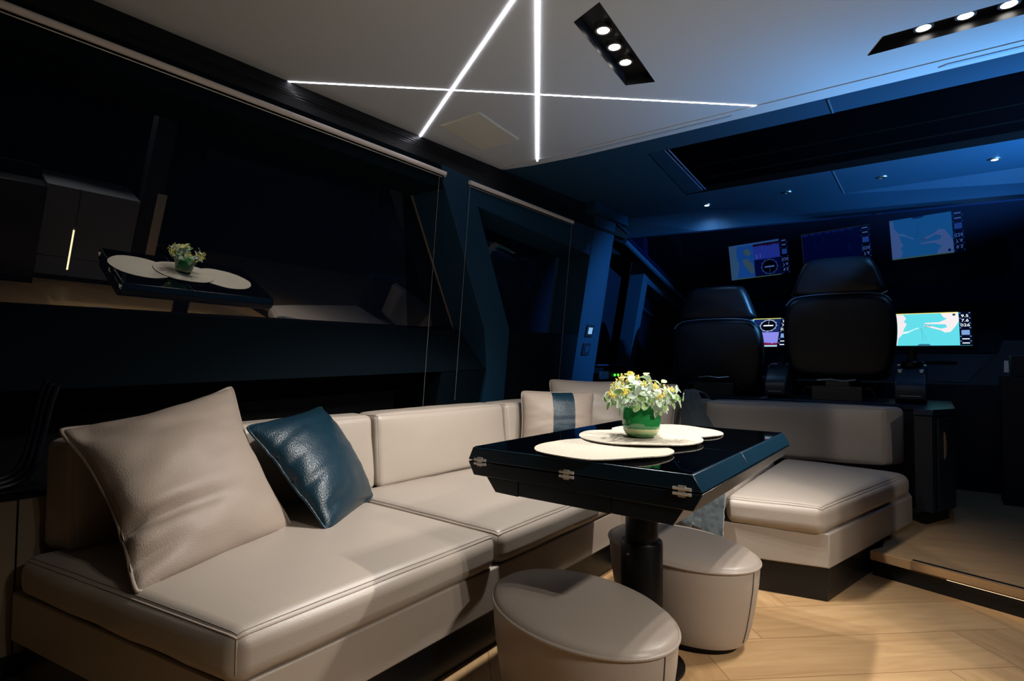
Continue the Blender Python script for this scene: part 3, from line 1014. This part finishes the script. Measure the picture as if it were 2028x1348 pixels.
# ------------------------------------------------------------------ blinds, switches, small things on the port side
for (y0, z0), (y1, z1), cords, lb in [((-1.2, 2.064), (2.266, 2.024), [((2.225, 2.005), (2.41, .72))], 'long taupe blind rail along the top of the big side window'),
                                      ((2.46, 2.026), (3.559, 2.012), [((2.468, 2.01), (2.67, .75)), ((3.55, 2.0), (3.8, .82))], 'shorter taupe blind rail above the second side window')]:
    r = empty('roller_blind', P(y1, z1, .27), lb, 'blind')
    MB().tube([P(y0, z0, .272), P(y1, z1, .272)], .0125, 10).build('rail', 'rail', r)
    MB().tube([P(y0, z0 - .02, .27), P(y1 - .02, z1 - .02, .27)], .002, 6).build('hem_bar', 'metal', r)
    MB().tube([P(y1 - .012, z1 - .013, .275), P(y1 + .002, z1 - .016, .275)], .004, 6).build('end_clip', 'metal', r)
    for a, b in cords:
        MB().tube([P(a[0], a[1], .272), P(b[0], b[1], .285)], .0011, 5).build('guide_cord', 'cord', r)


def wall_plate(name, y, z, lb, lit):
    r = empty(name, P(y, z, .262), lb, 'switch', 'square switches on the pillar')
    s = .052

    def q(dy, dz, o):
        return P(y + dy, z + dz, o)
    MB().loft([q(-s, -s * .95, .26), q(s, -s * .95, .26), q(s, s * .95, .26), q(-s, s * .95, .26)], [q(-s, -s * .95, .272), q(s, -s * .95, .272), q(s, s * .95, .272), q(-s, s * .95, .272)]).build('frame', 'helm', r, bevel=.002)
    k = .026
    MB().loft([q(-k, -k, .27), q(k, -k, .27), q(k, k, .27), q(-k, k, .27)], [q(-k, -k, .277), q(k, -k, .277), q(k, k, .277), q(-k, k, .277)]).build('rocker', 'switchglow' if lit else 'pillar', r, bevel=.001)
    return r


wall_plate('light_switch', 4.118, 1.25, 'upper square switch on the blue-lit pillar with a glowing button', True)
wall_plate('light_switch', 4.124, 1.10, 'lower square switch on the blue-lit pillar with a dark button', False)
r = empty('indicator_box', P(4.7, .80, .26), 'small dark box with two green lights under the door window', 'indicator')
MB().box(P(4.40, .845, .30), P(4.80, .915, .24)).build('housing', 'helm', r, bevel=.004)
for dy in (-.034, .034):
    a = P(4.712 + dy, .878, .235)
    b = P(4.40, .845, .30)
    MB().lathe([(0, -.012), (.009, -.009), (.012, 0), (.009, .009), (0, .012)], (b.x + .002, 4.712 + dy, .880), 12).build('green_light', 'green', r)
MB().box(P(4.36, .965, .27), P(4.9, .975, .20)).build('shelf_lip', 'pillar', r)

# rounded black pocket at the near left
t = empty('storage_pocket', (-2.42, .5, .57), 'black rounded pocket frame on the side wall at the far left edge', 'pocket')
pk = chaikin([(-2.40, .645, .90), (-2.40, .628, .84), (-2.40, .61, .72), (-2.40, .585, .60), (-2.40, .50, .570), (-2.40, .2, .565), (-2.40, -.4, .565)], 3, closed=False)
for k in range(3):
    MB().tube([(x + .0 - k * .012, y - k * .012, z + k * .010) for x, y, z in pk], .009, 8).build('rim', mat('pocket_rim', '#0E121C', 0.3), t)
MB().prism([(-2.46, -.5), (-2.40, -.5), (-2.40, .60), (-2.46, .62)], .5575, .566).build('pocket_floor', 'blackmat', t)
# wooden side cabinet
t = empty('side_cabinet', (-2.35, .2, 0), 'low taupe wood cabinet left of the sofa end', 'cabinet')
MB().box((-2.6, -1.2, .085), (-2.285, .64, .553)).build('body', 'blackmat', t)
for a, b in ((-.6, -.035), (-.03, .520), (.525, .64)):
    MB().box((-2.287, a, .09), (-2.27, b, .555)).build('door', 'cabwood', t, bevel=.001)
MB().box((-2.6, -1.2, .0), (-2.32, .62, .085)).build('plinth', 'plinth', t)
# niche shelf behind the sofa
struct(MB().prism([(-2.9, .66), (-2.27, .66), (-2.27, 4.25), (-2.9, 4.25)], .40, .46).build('trim_24', 'blackmat'))

# ------------------------------------------------------------------ ceiling fittings
for poly, lights, lb in [(HA, SPOT_A, 'black recessed panel with three spotlights in the middle of the ceiling'), (HB, SPOT_B, 'black recessed panel with three spotlights at the right edge of the ceiling')]:
    c = Vector((sum(p[0] for p in poly) / 4, sum(p[1] for p in poly) / 4, 2.2))
    r = empty('spotlight_panel', c, lb, 'ceiling light', 'recessed spotlight panels')
    q = MB()
    for i in range(4):
        a, b = poly[i], poly[(i + 1) % 4]
        q.add([(a[0], a[1], 2.1985), (b[0], b[1], 2.1985), (b[0], b[1], 2.245), (a[0], a[1], 2.245)], [(0, 1, 2, 3)])
    q.add([(p[0], p[1], 2.245) for p in poly], [(0, 1, 2, 3)])
    q.build('recess', mat('recess_black', '#17171A', 0.35), r, smooth=0, flip=False)
    for x, y in lights:
        lf = MB().lathe([(.023, 2.226), (.031, 2.226), (.031, 2.244), (.023, 2.244), (.023, 2.226)], (x, y, 0), 28, cap=False).build('trim_ring', 'metal', r)
        MB().lathe([(.0, 2.228), (.0235, 2.228), (.0235, 2.233), (.0, 2.233)], (x, y, 0), 28).build('lamp', 'spot', r)
for lk, (a, b, wd, lb) in enumerate([((-2.239, 1.356), (-.63, 2.781), .0030, 'white light line crossing the ceiling from the side wall to the helm'),
                     ((-2.194, 2.126), (-.95, 1.395), .0046, 'white light line slanting from the side wall towards the viewer'),
                     ((-1.884, 2.794), (-.95, 1.402), .0046, 'white light line standing upright in view, from the helm edge')]):
    a, b = Vector((*a, 2.1985)), Vector((*b, 2.1985))
    d = (b - a).normalized()
    n = Vector((-d.y, d.x, 0)) * wd
    z = Vector((0, 0, .0014))
    a, b = a - Vector((0, 0, .0015)) * lk, b - Vector((0, 0, .0015)) * lk
    o = MB().loft([a - n, a + n, a + n + z, a - n + z], [b - n, b + n, b + n + z, b - n + z]).build('light_line', 'led', smooth=0)
    tag(o, lb, 'ceiling light', 'white light lines in the ceiling')
t = empty('speaker_grille', (-1.89, 2.27, 2.2), 'square beige speaker grille in the ceiling', 'speaker grille')
gp = [(-2.0, 2.082), (-1.738, 2.074), (-1.777, 2.458), (-2.038, 2.466)]
MB().prism(gp, 2.196, 2.1995).build('frame', mat('grille_frame', '#D2CDBE', 0.5), t)
gm = mat('grille_mesh', '#D9D3BF', 0.7, bump=('leather', 500, 1.0))
MB().prism([(-1.994, 2.09), (-1.745, 2.083), (-1.783, 2.45), (-2.031, 2.458)], 2.1935, 2.197).build('mesh_panel', gm, t)
for x0, x1, lb in ((-1.63, -.76, 'long slim air slot at the left part of the ceiling edge'), (.04, .9, 'long slim air slot at the right part of the ceiling edge')):
    o = MB().prism([(x0, 2.822), (x0 + .03, 2.806), (x1, 2.806), (x1 - .03, 2.822)], 2.193, 2.1965).build('air_slot', mat('slot_grey', '#9FB0BC', 0.5))
    tag(o, lb, 'air vent')
for x, y, lit, lb in [(-1.355, 4.32, True, 'small shining spot in the helm ceiling above the left helm chair'), (-.792, 4.315, False, 'small unlit spot in the helm ceiling, left of two'),
                      (-.233, 4.303, False, 'small unlit spot in the helm ceiling, right of two'), (.315, 4.286, True, 'small shining spot in the helm ceiling at the right edge')]:
    r = empty('helm_spotlight', (x, y, 2.2), lb, 'ceiling light', 'small spots in the helm ceiling')
    MB().lathe([(.016, 2.192), (.027, 2.192), (.029, 2.1995), (.016, 2.1995), (.016, 2.192)], (x, y, 0), 24, cap=False).build('trim_ring', 'metal', r)
    MB().lathe([(.0, 2.1945), (.0165, 2.1945), (.0165, 2.1995), (.0, 2.1995)], (x, y, 0), 24).build('lamp', glow('helm_spot_glow', '#DDEBFF', 40.0) if lit else 'blackmat', r)
    if lit:
        lamp('SPOT', 'helm_spot_lamp', (x, y, 2.18), (x, y + .1, 0), 4.5, (.25, .55, 1.0), .01, spot_size=math.radians(150), spot_blend=.8)

# ------------------------------------------------------------------ helm
cabp = [(-.08, 3.89), (0.0, 3.88), (.105, 4.12), (.105, 4.95), (-2.1, 4.95), (-2.1, 4.28), (-.08, 4.28)]
t = empty('helm_cabinet', (-1.0, 4.6, .12), 'dark cabinet behind the sofa that carries the helm chairs', 'cabinet')
MB().prism([(x + (.02 if x < 0 else -.03), y + .03) for x, y in cabp], .12, .19).build('plinth', 'blackmat', t)
MB().prism(cabp, .19, .715).build('body', 'helm', t, bevel=.003)
MB().prism([(x + (-.003 if x < 0 else .005), y - .004) for x, y in cabp], .72, .752).build('worktop', mat('helm_top', '#0D2138', 0.3), t, bevel=.003)
d0, d1 = Vector((.018, 3.918, 0)), Vector((.095, 4.094, 0))
nd = Vector((d1.y - d0.y, -(d1.x - d0.x), 0)).normalized()
MB().loft([d0 + nd * .001 + Vector((0, 0, .2)), d1 + nd * .001 + Vector((0, 0, .2)), d1 + nd * .001 + Vector((0, 0, .70)), d0 + nd * .001 + Vector((0, 0, .70))],
          [d0 + nd * .012 + Vector((0, 0, .2)), d1 + nd * .012 + Vector((0, 0, .2)), d1 + nd * .012 + Vector((0, 0, .70)), d0 + nd * .012 + Vector((0, 0, .70))]).build('door', 'helm', t, bevel=.002)
hc = L3(d0, d1, .25) + nd * .013
ha = (d1 - d0).normalized()
ho = MB().loft([hc + ha * u + nd * .002 + Vector((0, 0, z)) for u, z in [(0, .48), (.018, .50), (.024, .56), (.012, .62), (0, .63)]],
               [hc + ha * u + nd * .008 + Vector((0, 0, z)) for u, z in [(0, .48), (.018, .50), (.024, .56), (.012, .62), (0, .63)]]).build('handle', mat('cabinet_handle', '#B89A84', 0.3, metal=0.6), t)


def round_slab(name, outline, y, th, rad, m, parent, lean=0.0, z0=0.0, dome=0.012):
    """upholstered slab standing in the XZ plane, rounded all round."""
    cxo = sum(p[0] for p in outline) / len(outline)
    czo = sum(p[1] for p in outline) / len(outline)
    W = max(p[0] for p in outline) - min(p[0] for p in outline)
    H = max(p[1] for p in outline) - min(p[1] for p in outline)
    rings = []
    st = [(0.10, -th / 2 - dome), (0.5, -th / 2 - dome * .8), (.8, -th / 2 - dome * .35)]
    for k in range(5):
        a = math.pi / 2 * k / 4
        st.append((('r', rad * (1 - math.sin(a))), -th / 2 + rad * (1 - math.cos(a))))
    st2 = [(s, -d) for s, d in reversed(st)]
    for s, d in st + st2:
        ring = []
        for x, z in outline:
            if isinstance(s, tuple):
                fx, fz = 1 - 2 * s[1] / W, 1 - 2 * s[1] / H
            else:
                fx = fz = s * (1 - 2 * rad / min(W, H))
            xx, zz = cxo + (x - cxo) * fx, czo + (z - czo) * fz
            ring.append((xx, y + d + lean * (zz - z0), zz))
        rings.append(ring)
    return MB().loft(*rings).build(name, m, parent, smooth=60)


def helm_chair(x, y, dz, lb):
    r = empty('helm_chair', (x, y + .25, .752), lb, 'chair', 'helm chairs')

    def O(pts):
        return [(x + a, b + dz) for a, b in pts]
    bo = chaikin(O([(-.22, .90), (.22, .90), (.305, .96), (.335, 1.10), (.345, 1.28), (.315, 1.435), (.21, 1.475), (-.21, 1.475), (-.315, 1.435), (-.345, 1.28), (-.335, 1.10), (-.305, .96)]), 2)
    bk = round_slab('backrest', bo, y + .05, .12, .045, 'helmleather', r, -.04, 1.1 + dz)
    top = [p for p in bo if p[1] > 1.38 + dz]
    top.sort(key=lambda p: math.atan2(p[0] - x, p[1] - 1.2 - dz))
    MB().tube([(a, y - .012 - .04 * (b - 1.1 - dz), b + .003) for a, b in top], .005, 6).build('piping', mat('chair_piping', '#3A3D48', 0.35), bk, smooth=60)
    hd = chaikin(O([(-.30, 1.455), (.30, 1.455), (.275, 1.54), (.215, 1.705), (.17, 1.735), (-.17, 1.735), (-.215, 1.705), (-.275, 1.54)]), 2)
    round_slab('headrest', hd, y + .065, .13, .05, 'helmleather', r, -.04, 1.1 + dz)
    cushion('seat', [(x - .28, y + .12, .90 + dz), (x + .28, y + .12, .90 + dz), (x + .28, y + .62, .90 + dz), (x - .28, y + .62, .90 + dz)],
            [(x - .28, y + .12, 1.03 + dz), (x + .28, y + .12, 1.03 + dz), (x + .28, y + .62, 1.03 + dz), (x - .28, y + .62, 1.03 + dz)], .04, 'helmleather', r, nseg=6)
    MB().box((x - .10, y + .22, .752), (x + .10, y + .46, .905 + dz)).build('pedestal', 'helm', r, bevel=.01)
    MB().box((x - .150, y - .06, .753), (x + .146, y - .03, .847)).build('mounting_plate', 'grey', r, bevel=.003)
    MB().box((x - .07, y - .03, .754), (x + .07, y + .1, .885 + dz)).build('mounting_bracket', 'grey', r, bevel=.003)
    MB().tube([(x - .12, y - .03, .885), (x - .04, y - .035, .893), (x + .03, y - .035, .884), (x + .11, y - .03, .893)], .006, 6).build('tilt_lever', 'metal', r)
    for s in (-1, 1):
        MB().tube(chaikin([(x + s * .165, y - .03, .83), (x + s * .19, y - .03, .845), (x + s * .215, y - .02, .80), (x + s * .215, y, .753)], 2, closed=False), .006, 6).build('cable', 'helm', r, smooth=60)
    return r


helm_chair(-.515, 4.45, 0.0, 'tall dark leather helm chair on the right, in front of the middle screen')
helm_chair(-1.335, 4.45, -.145, 'dark leather helm chair on the left, lower and nearer the side wall')


def pod(x0, x1, y0, lb):
    r = empty('control_pod', ((x0 + x1) / 2, y0 + .2, .752), lb, 'control console', 'control pods beside the right helm chair')
    sec = chaikin([(y0, .753), (y0, .85), (y0 + .02, .89), (y0 + .14, .985), (y0 + .22, 1.0), (y0 + .40, 1.0), (y0 + .42, .96), (y0 + .42, .753)], 1)
    MB().loft([(x0, y, z) for y, z in sec], [(x1, y, z) for y, z in sec]).build('housing', mat('pod_leather', '#1B2733', 0.35), r, bevel=.012, seg=3)
    MB().box((x0 + .03, y0 - .004, .80), (x1 - .03, y0 + .001, .804)).build('trim_line', 'metal', r)
    return r


p1 = pod(-.965, -.82, 4.35, 'narrow control pod with a small joystick between the two helm chairs')
MB().lathe([(.0, .0), (.03, .0), (.028, .012), (.012, .02), (.009, .055), (.012, .07), (.0, .075)], (-.89, 4.58, .995), 20).build('joystick', 'darkmetal', p1)
p2 = pod(-.19, -.02, 4.35, 'control pod with a round dial and joystick right of the right helm chair')
MB().lathe([(.0, 0), (.058, 0), (.062, .01), (.062, .028), (.055, .036), (.0, .036)], (-.10, 4.53, .985), 28).build('dial', 'darkmetal', p2)
MB().lathe([(.0, 0), (.03, 0), (.026, .03), (.030, .06), (.034, .09), (.026, .10), (.0, .10)], (-.10, 4.57, 1.02), 20).build('joystick', 'blackmat', p2)
for dx in (-.06, .055):
    MB().lathe([(.0, 0), (.02, 0), (.02, .018), (.016, .024), (.0, .024)], (-.10 + dx, 4.45, .945), 16).build('knob', 'metal', p2)

# dashboard
t = empty('dashboard', (-.8, 5.8, .86), 'wide dark dashboard that carries the helm screens', 'dashboard')
fy = lambda z: 5.40 + .478 * (z - .86)
gy = lambda z: 5.535 + .735 * (z - 1.144)


def fascia(name, poly, fn, y1, m):
    return MB().loft([(x, fn(z), z) for x, z in poly], [(x, y1, z) for x, z in poly]).build(name, m, t, bevel=.004)


fascia('lower_panel', [(-2.05, .86), (.214, .868), (.40, 1.085), (-2.05, 1.085)], fy, 6.0, 'helm')
fascia('screen_panel', [(-2.05, 1.09), (.405, 1.09), (.55, 1.5), (-2.05, 1.5)], lambda z: gy(z) + .05, 6.0, 'helm')
MB().box((-.03, 5.462, 1.006), (.16, 5.475, 1.028)).build('badge_plate', 'blackmat', t)
MB().tube([(-2.0, gy(1.105) - .004, 1.10), (.36, gy(1.105) - .004, 1.105)], .006, 6).build('lower_trim', 'pillar', t)
MB().box((-2.05, 5.85, 1.44), (.5, 6.05, 1.505)).build('dash_top', 'helm', t)

TAU = .635
dv = Vector((0, math.sin(TAU), math.cos(TAU)))
dn = Vector((0, -math.cos(TAU), math.sin(TAU)))


def textmesh(s, size):
    cu = bpy.data.curves.new('txt', 'FONT')
    cu.body = s
    cu.size = size
    cu.align_x = 'CENTER'
    o = bpy.data.objects.new('txt', cu)
    COL.objects.link(o)
    dg = bpy.context.evaluated_depsgraph_get()
    me = bpy.data.meshes.new_from_object(o.evaluated_get(dg))
    bpy.data.objects.remove(o)
    return me


class Screen:
    def __init__(s, x0, x1, lb):
        s.x0, s.x1 = x0, x1
        s.o = Vector((x0, 0, 0)) + Vector((0, 5.557, 1.150))
        s.W, s.H = x1 - x0, .338
        s.root = empty('marine_display', Vector(((x0 + x1) / 2, 5.6, 1.2)), lb, 'screen', 'helm screens')
        e = .028
        hs = MB()
        q = [(-e, -e), (s.W + e, -e), (s.W + e, s.H + e * 1.6), (-e, s.H + e * 1.6)]
        hs.loft([s.at(a, b, -.02) for a, b in q], [s.at(a, b, -.002) for a, b in q])
        hs.build('housing', 'blackmat', s.root, bevel=.003)
        s.z = .0

    def at(s, a, b, h):
        return s.o + Vector((a, 0, 0)) + dv * b + dn * h

    def poly(s, name, pts, m, layer=1, frac=True):
        pts = [(p[0] * s.W, p[1] * s.H) if frac else p for p in pts]
        h = layer * .0006
        mb = MB().loft([s.at(a, b, h - .0005) for a, b in pts], [s.at(a, b, h) for a, b in pts])
        return mb.build(name, m, s.root, smooth=0)

    def text(s, body, u, v, size, m, layer=6, name='readout'):
        me = textmesh(body, size)
        mb = MB()
        mb.add([s.at(u * s.W + p.co.x, v * s.H + p.co.y, layer * .0006) for p in me.vertices], [tuple(f.vertices) for f in me.polygons])
        o = mb.build(name, m, s.root, smooth=0, flip=False)
        return o

    def line(s, name, pts, wd, m, layer=3):
        return MB().tube([s.at(a * s.W, b * s.H, layer * .0006) for a, b in pts], wd, 4).build(name, m, s.root)


G = {}


def E_(c, k=1.0):
    if (c, k) not in G:
        G[(c, k)] = glow('screen_' + c.strip('#'), c, k)
    return G[(c, k)]


def side_readouts(s, u0, right=1.0):
    s.poly('data_panel', [(u0, 0), (right, 0), (right, 1), (u0, 1)], E_('#050B22', 1.0), 4)
    c = (u0 + right) / 2
    for body, v in (('9.5', .83), ('7.6', .69), ('026', .55)):
        s.text(body, c, v, .040, E_('#E8F4FF', 1.4))
    s.poly('data_square', [(u0 + .025, .30), (right - .025, .30), (right - .025, .44), (u0 + .025, .44)], E_('#7EA4DC', 1.0), 5)
    for v in (.17, .05):
        s.poly('data_bar', [(u0 + .03, v), (right - .03, v), (right - .03, v + .025), (u0 + .03, v + .025)], E_('#E8F4FF', 1.2), 5)
    for v in (.25, .11, .50, .64, .79, .95):
        for a in (u0 + .005, right - .025):
            s.poly('tick', [(a, v), (a + .02, v), (a + .02, v + .018), (a, v + .018)], E_('#7EA4DC', 1.0), 5)


# right screen: sea chart
s = Screen(-.24, .258, 'bright helm screen on the right showing a turquoise sea chart with pale land')
s.poly('chart_water', [(0, 0), (1, 0), (1, 1), (0, 1)], E_('#5FD6E2', 1.1), 1)
s.poly('chart_land', [(0, .0), (.05, .02), (.06, .22), (.12, .36), (.13, .5), (.17, .66), (.13, .74), (.16, .84), (.12, .96), (0, .97)], E_('#E9E3E6', 1.1), 2)
s.poly('chart_land', [(.62, .98), (.65, .86), (.70, .80), (.60, .70), (.42, .69), (.40, .66), (.68, .63), (.70, .54), (.62, .50), (.44, .62), (.39, .60), (.62, .45), (.67, .38), (.74, .40), (.80, .55), (.85, .72), (.84, 1), (.62, 1)], E_('#EFE6E8', 1.1), 2)
s.poly('chart_pier', [(.12, .36), (.18, .38), (.27, .48), (.34, .53), (.31, .54), (.2, .44), (.13, .42)], E_('#DFF3F4', 1.1), 2)
s.line('course_line', [(.36, .52), (.39, .12)], .0006, E_('#2B6A7C', .8))
s.line('course_line', [(.36, .52), (.44, .12)], .0006, E_('#2B6A7C', .8))
s.poly('top_bar', [(0, .975), (.84, .975), (.84, 1), (0, 1)], E_('#E8DC7A', 1.1), 3)
s.poly('menu_tab', [(.31, 0), (.49, 0), (.46, .045), (.34, .045)], E_('#3E7F9C', .8), 3)
s.poly('compass_button', [(.79 + .022 * math.cos(k * .52), .92 + .034 * math.sin(k * .52)) for k in range(12)], E_('#37527C', .8), 3)
s.text('Zea', .45, .565, .026, E_('#123A4C', .6), 4, 'chart_name')
side_readouts(s, .85)
# middle screen, hidden behind the right chair but mirrored in the windshield
s = Screen(-.925, -.385, 'dark blue helm screen in the middle, mirrored in the windshield above the right chair')
s.poly('instrument_page', [(0, 0), (1, 0), (1, 1), (0, 1)], E_('#0E1E56', .8), 1)
s.line('page_frame', [(.002, .002), (.998, .002), (.998, .998), (.002, .998), (.002, .002)], .0012, E_('#D8C490', .8))
for k in range(7):
    s.poly('tab', [(.02 + k * .11, .03), (.10 + k * .11, .03), (.10 + k * .11, .06), (.02 + k * .11, .06)], E_('#3C5FC0', .7), 2)
for k in range(9):
    s.line('scale_line', [(.06, .15 + k * .085), (.12 if k % 2 else .75, .15 + k * .085)], .0005, E_('#2C4C9C', .7))
for k, (a, b, c_) in enumerate([(.2, .2, .5), (.33, .15, .35), (.56, .2, .3), (.7, .4, .62)]):
    s.line('scale_line', [(a, b), (a, c_)], .0012, E_('#5878B8', .7))
side_readouts(s, .86)
# left screen: chart, compass and sonar
s = Screen(-1.58, -1.045, 'helm screen on the left showing a chart, a compass and a lavender depth graph')
s.poly('chart_water', [(0, 0), (.42, 0), (.42, 1), (0, 1)], E_('#63B7E6', 1.0), 1)
s.poly('chart_land', [(0, 0), (.14, 0), (.12, .3), (.16, .6), (.1, 1), (0, 1)], E_('#BFD6C0', 1.0), 2)
s.poly('chart_land', [(.22, .45), (.30, .42), (.39, .60), (.41, .85), (.36, .88), (.25, .62)], E_('#D8CF9A', 1.0), 2)
s.poly('chart_land', [(.25, .18), (.33, .14), (.38, .28), (.34, .36), (.27, .30)], E_('#D8CF9A', 1.0), 2)
s.poly('compass_page', [(.42, .50), (.86, .50), (.86, .97), (.42, .97)], E_('#14275C', 1.0), 1)
s.line('compass_ring', [(.67 + .13 * math.cos(k * .209), .735 + .2 * math.sin(k * .209)) for k in range(31)], .0018, E_('#DDEBFF', 1.0))
s.poly('compass_face', [(.67 + .11 * math.cos(k * .26), .735 + .17 * math.sin(k * .26)) for k in range(24)], E_('#03060F', 1.0), 2)
for k in range(12):
    a = k * math.pi / 6
    s.line('compass_tick', [(.67 + .12 * math.cos(a), .735 + .185 * math.sin(a)), (.67 + .15 * math.cos(a), .735 + .23 * math.sin(a))], .0014, E_('#DDEBFF', 1.0))
s.poly('compass_bar', [(.59, .715), (.75, .715), (.75, .755), (.59, .755)], E_('#E8F4FF', 1.2), 4)
s.line('compass_needle', [(.67, .78), (.67, .9)], .0014, E_('#DDEBFF', 1.0), 4)
s.poly('depth_graph', [(.42, .06), (.86, .06), (.86, .50), (.42, .50)], E_('#8C8CEB', 1.0), 1)
bot = [(.42, .06)] + [(.42 + .44 * k / 30, .10 + .05 * random.random()) for k in range(31)] + [(.86, .06)]
s.poly('seabed', bot, E_('#7A1238', 1.0), 2)
s.poly('bottom_bar', [(.0, .0), (.86, .0), (.86, .05), (.0, .05)], E_('#A8D4E4', 1.0), 2)
s.text('7.1', .50, .35, .05, E_('#F4FAFF', 1.4), 4)
s.poly('top_bar', [(0, .975), (.86, .975), (.86, 1), (0, 1)], E_('#DDE07A', 1.0), 2)
side_readouts(s, .87)

# small box with a white card at the right edge
t = empty('control_box', (.45, 4.8, .9), 'small dark box with a pale card at the right edge beside the dashboard', 'control box')
MB().box((.41, 4.78, .93), (.62, 4.9, 1.065)).build('housing', 'helm', t, bevel=.006)
MB().loft([(.375, 4.79, .955), (.40, 4.79, .955), (.398, 4.79, 1.03), (.378, 4.79, 1.03)], [(.375, 4.797, .955), (.40, 4.797, .955), (.398, 4.797, 1.03), (.378, 4.797, 1.03)]).build('card', 'white', t)
MB().box((.36, 4.76, .12), (.9, 4.95, .93)).build('stand', 'helm', t)

t = empty('added_light_trough', (1.2, 3.25, 1.3), 'added unseen dark trough on the starboard side, screening the blue lights from the side window', 'lamp')
MB().box((1.10, 2.4, 1.36), (1.106, 4.1, 1.434)).build('lip', 'blackmat', t)  # added lip, keeps the blue lamps out of the window reflection
MB().box((1.10, 2.4, 1.35), (2.0, 4.1, 1.36)).build('tray', 'blackmat', t)
t = empty('added_uplighter', (.95, .9, .85), 'added unseen dark trough on the low starboard unit, throwing light up at the ceiling', 'lamp')
MB().box((.85, .6, .851), (.856, 1.14, .952)).build('lip', 'blackmat', t)  # added lip, hides the unseen ceiling light from the window
MB().box((.856, .6, .851), (1.1, 1.14, .86)).build('tray', 'blackmat', t)
t = empty('side_unit', (.9, .7, 0), 'low dark unit aft of the pale sideboard, mirrored in the big side window', 'cabinet')
MB().box((.62, .1, 0), (1.25, 1.15, .06)).build('plinth', 'blackmat', t)
MB().box((.60, .1, .06), (1.25, 1.15, .85)).build('body', 'tablebody', t, bevel=.01)
# ------------------------------------------------------------------ starboard sideboard, seen mirrored in the side window
t = empty('sideboard', (1.0, 1.0, 0), 'pale lacquered sideboard with an upright light line, mirrored in the big side window', 'sideboard')
MB().box((.765, 1.17, .05), (1.25, 1.84, .845)).build('body', 'side', t)
for y0, y1 in ((1.17, 1.388), (1.400, 1.84)):
    MB().box((.75, y0 + .002, .226), (.767, y1 - .002, .845)).build('door', 'side', t)
    MB().box((.75, y0 + .002, .05), (.767, y1 - .002, .220)).build('drawer', 'side', t)
MB().box((.765, 1.17, 0), (1.25, 1.84, .05)).build('plinth', 'blackmat', t)
MB().box((.752, 1.3885, .11), (.757, 1.3995, .48)).build('light_line', 'cabled', t)
t = empty('companion_frame', (1.0, 2.0, 0), 'dark upright frame with a steel post beside the pale sideboard, out of direct view', 'frame')
MB().box((.8, 1.86, 0), (.95, 2.02, 2.19)).build('post', 'helm', t)
MB().box((.79, 1.97, 0), (.80, 2.05, .95)).build('steel_strip', 'metal', t)
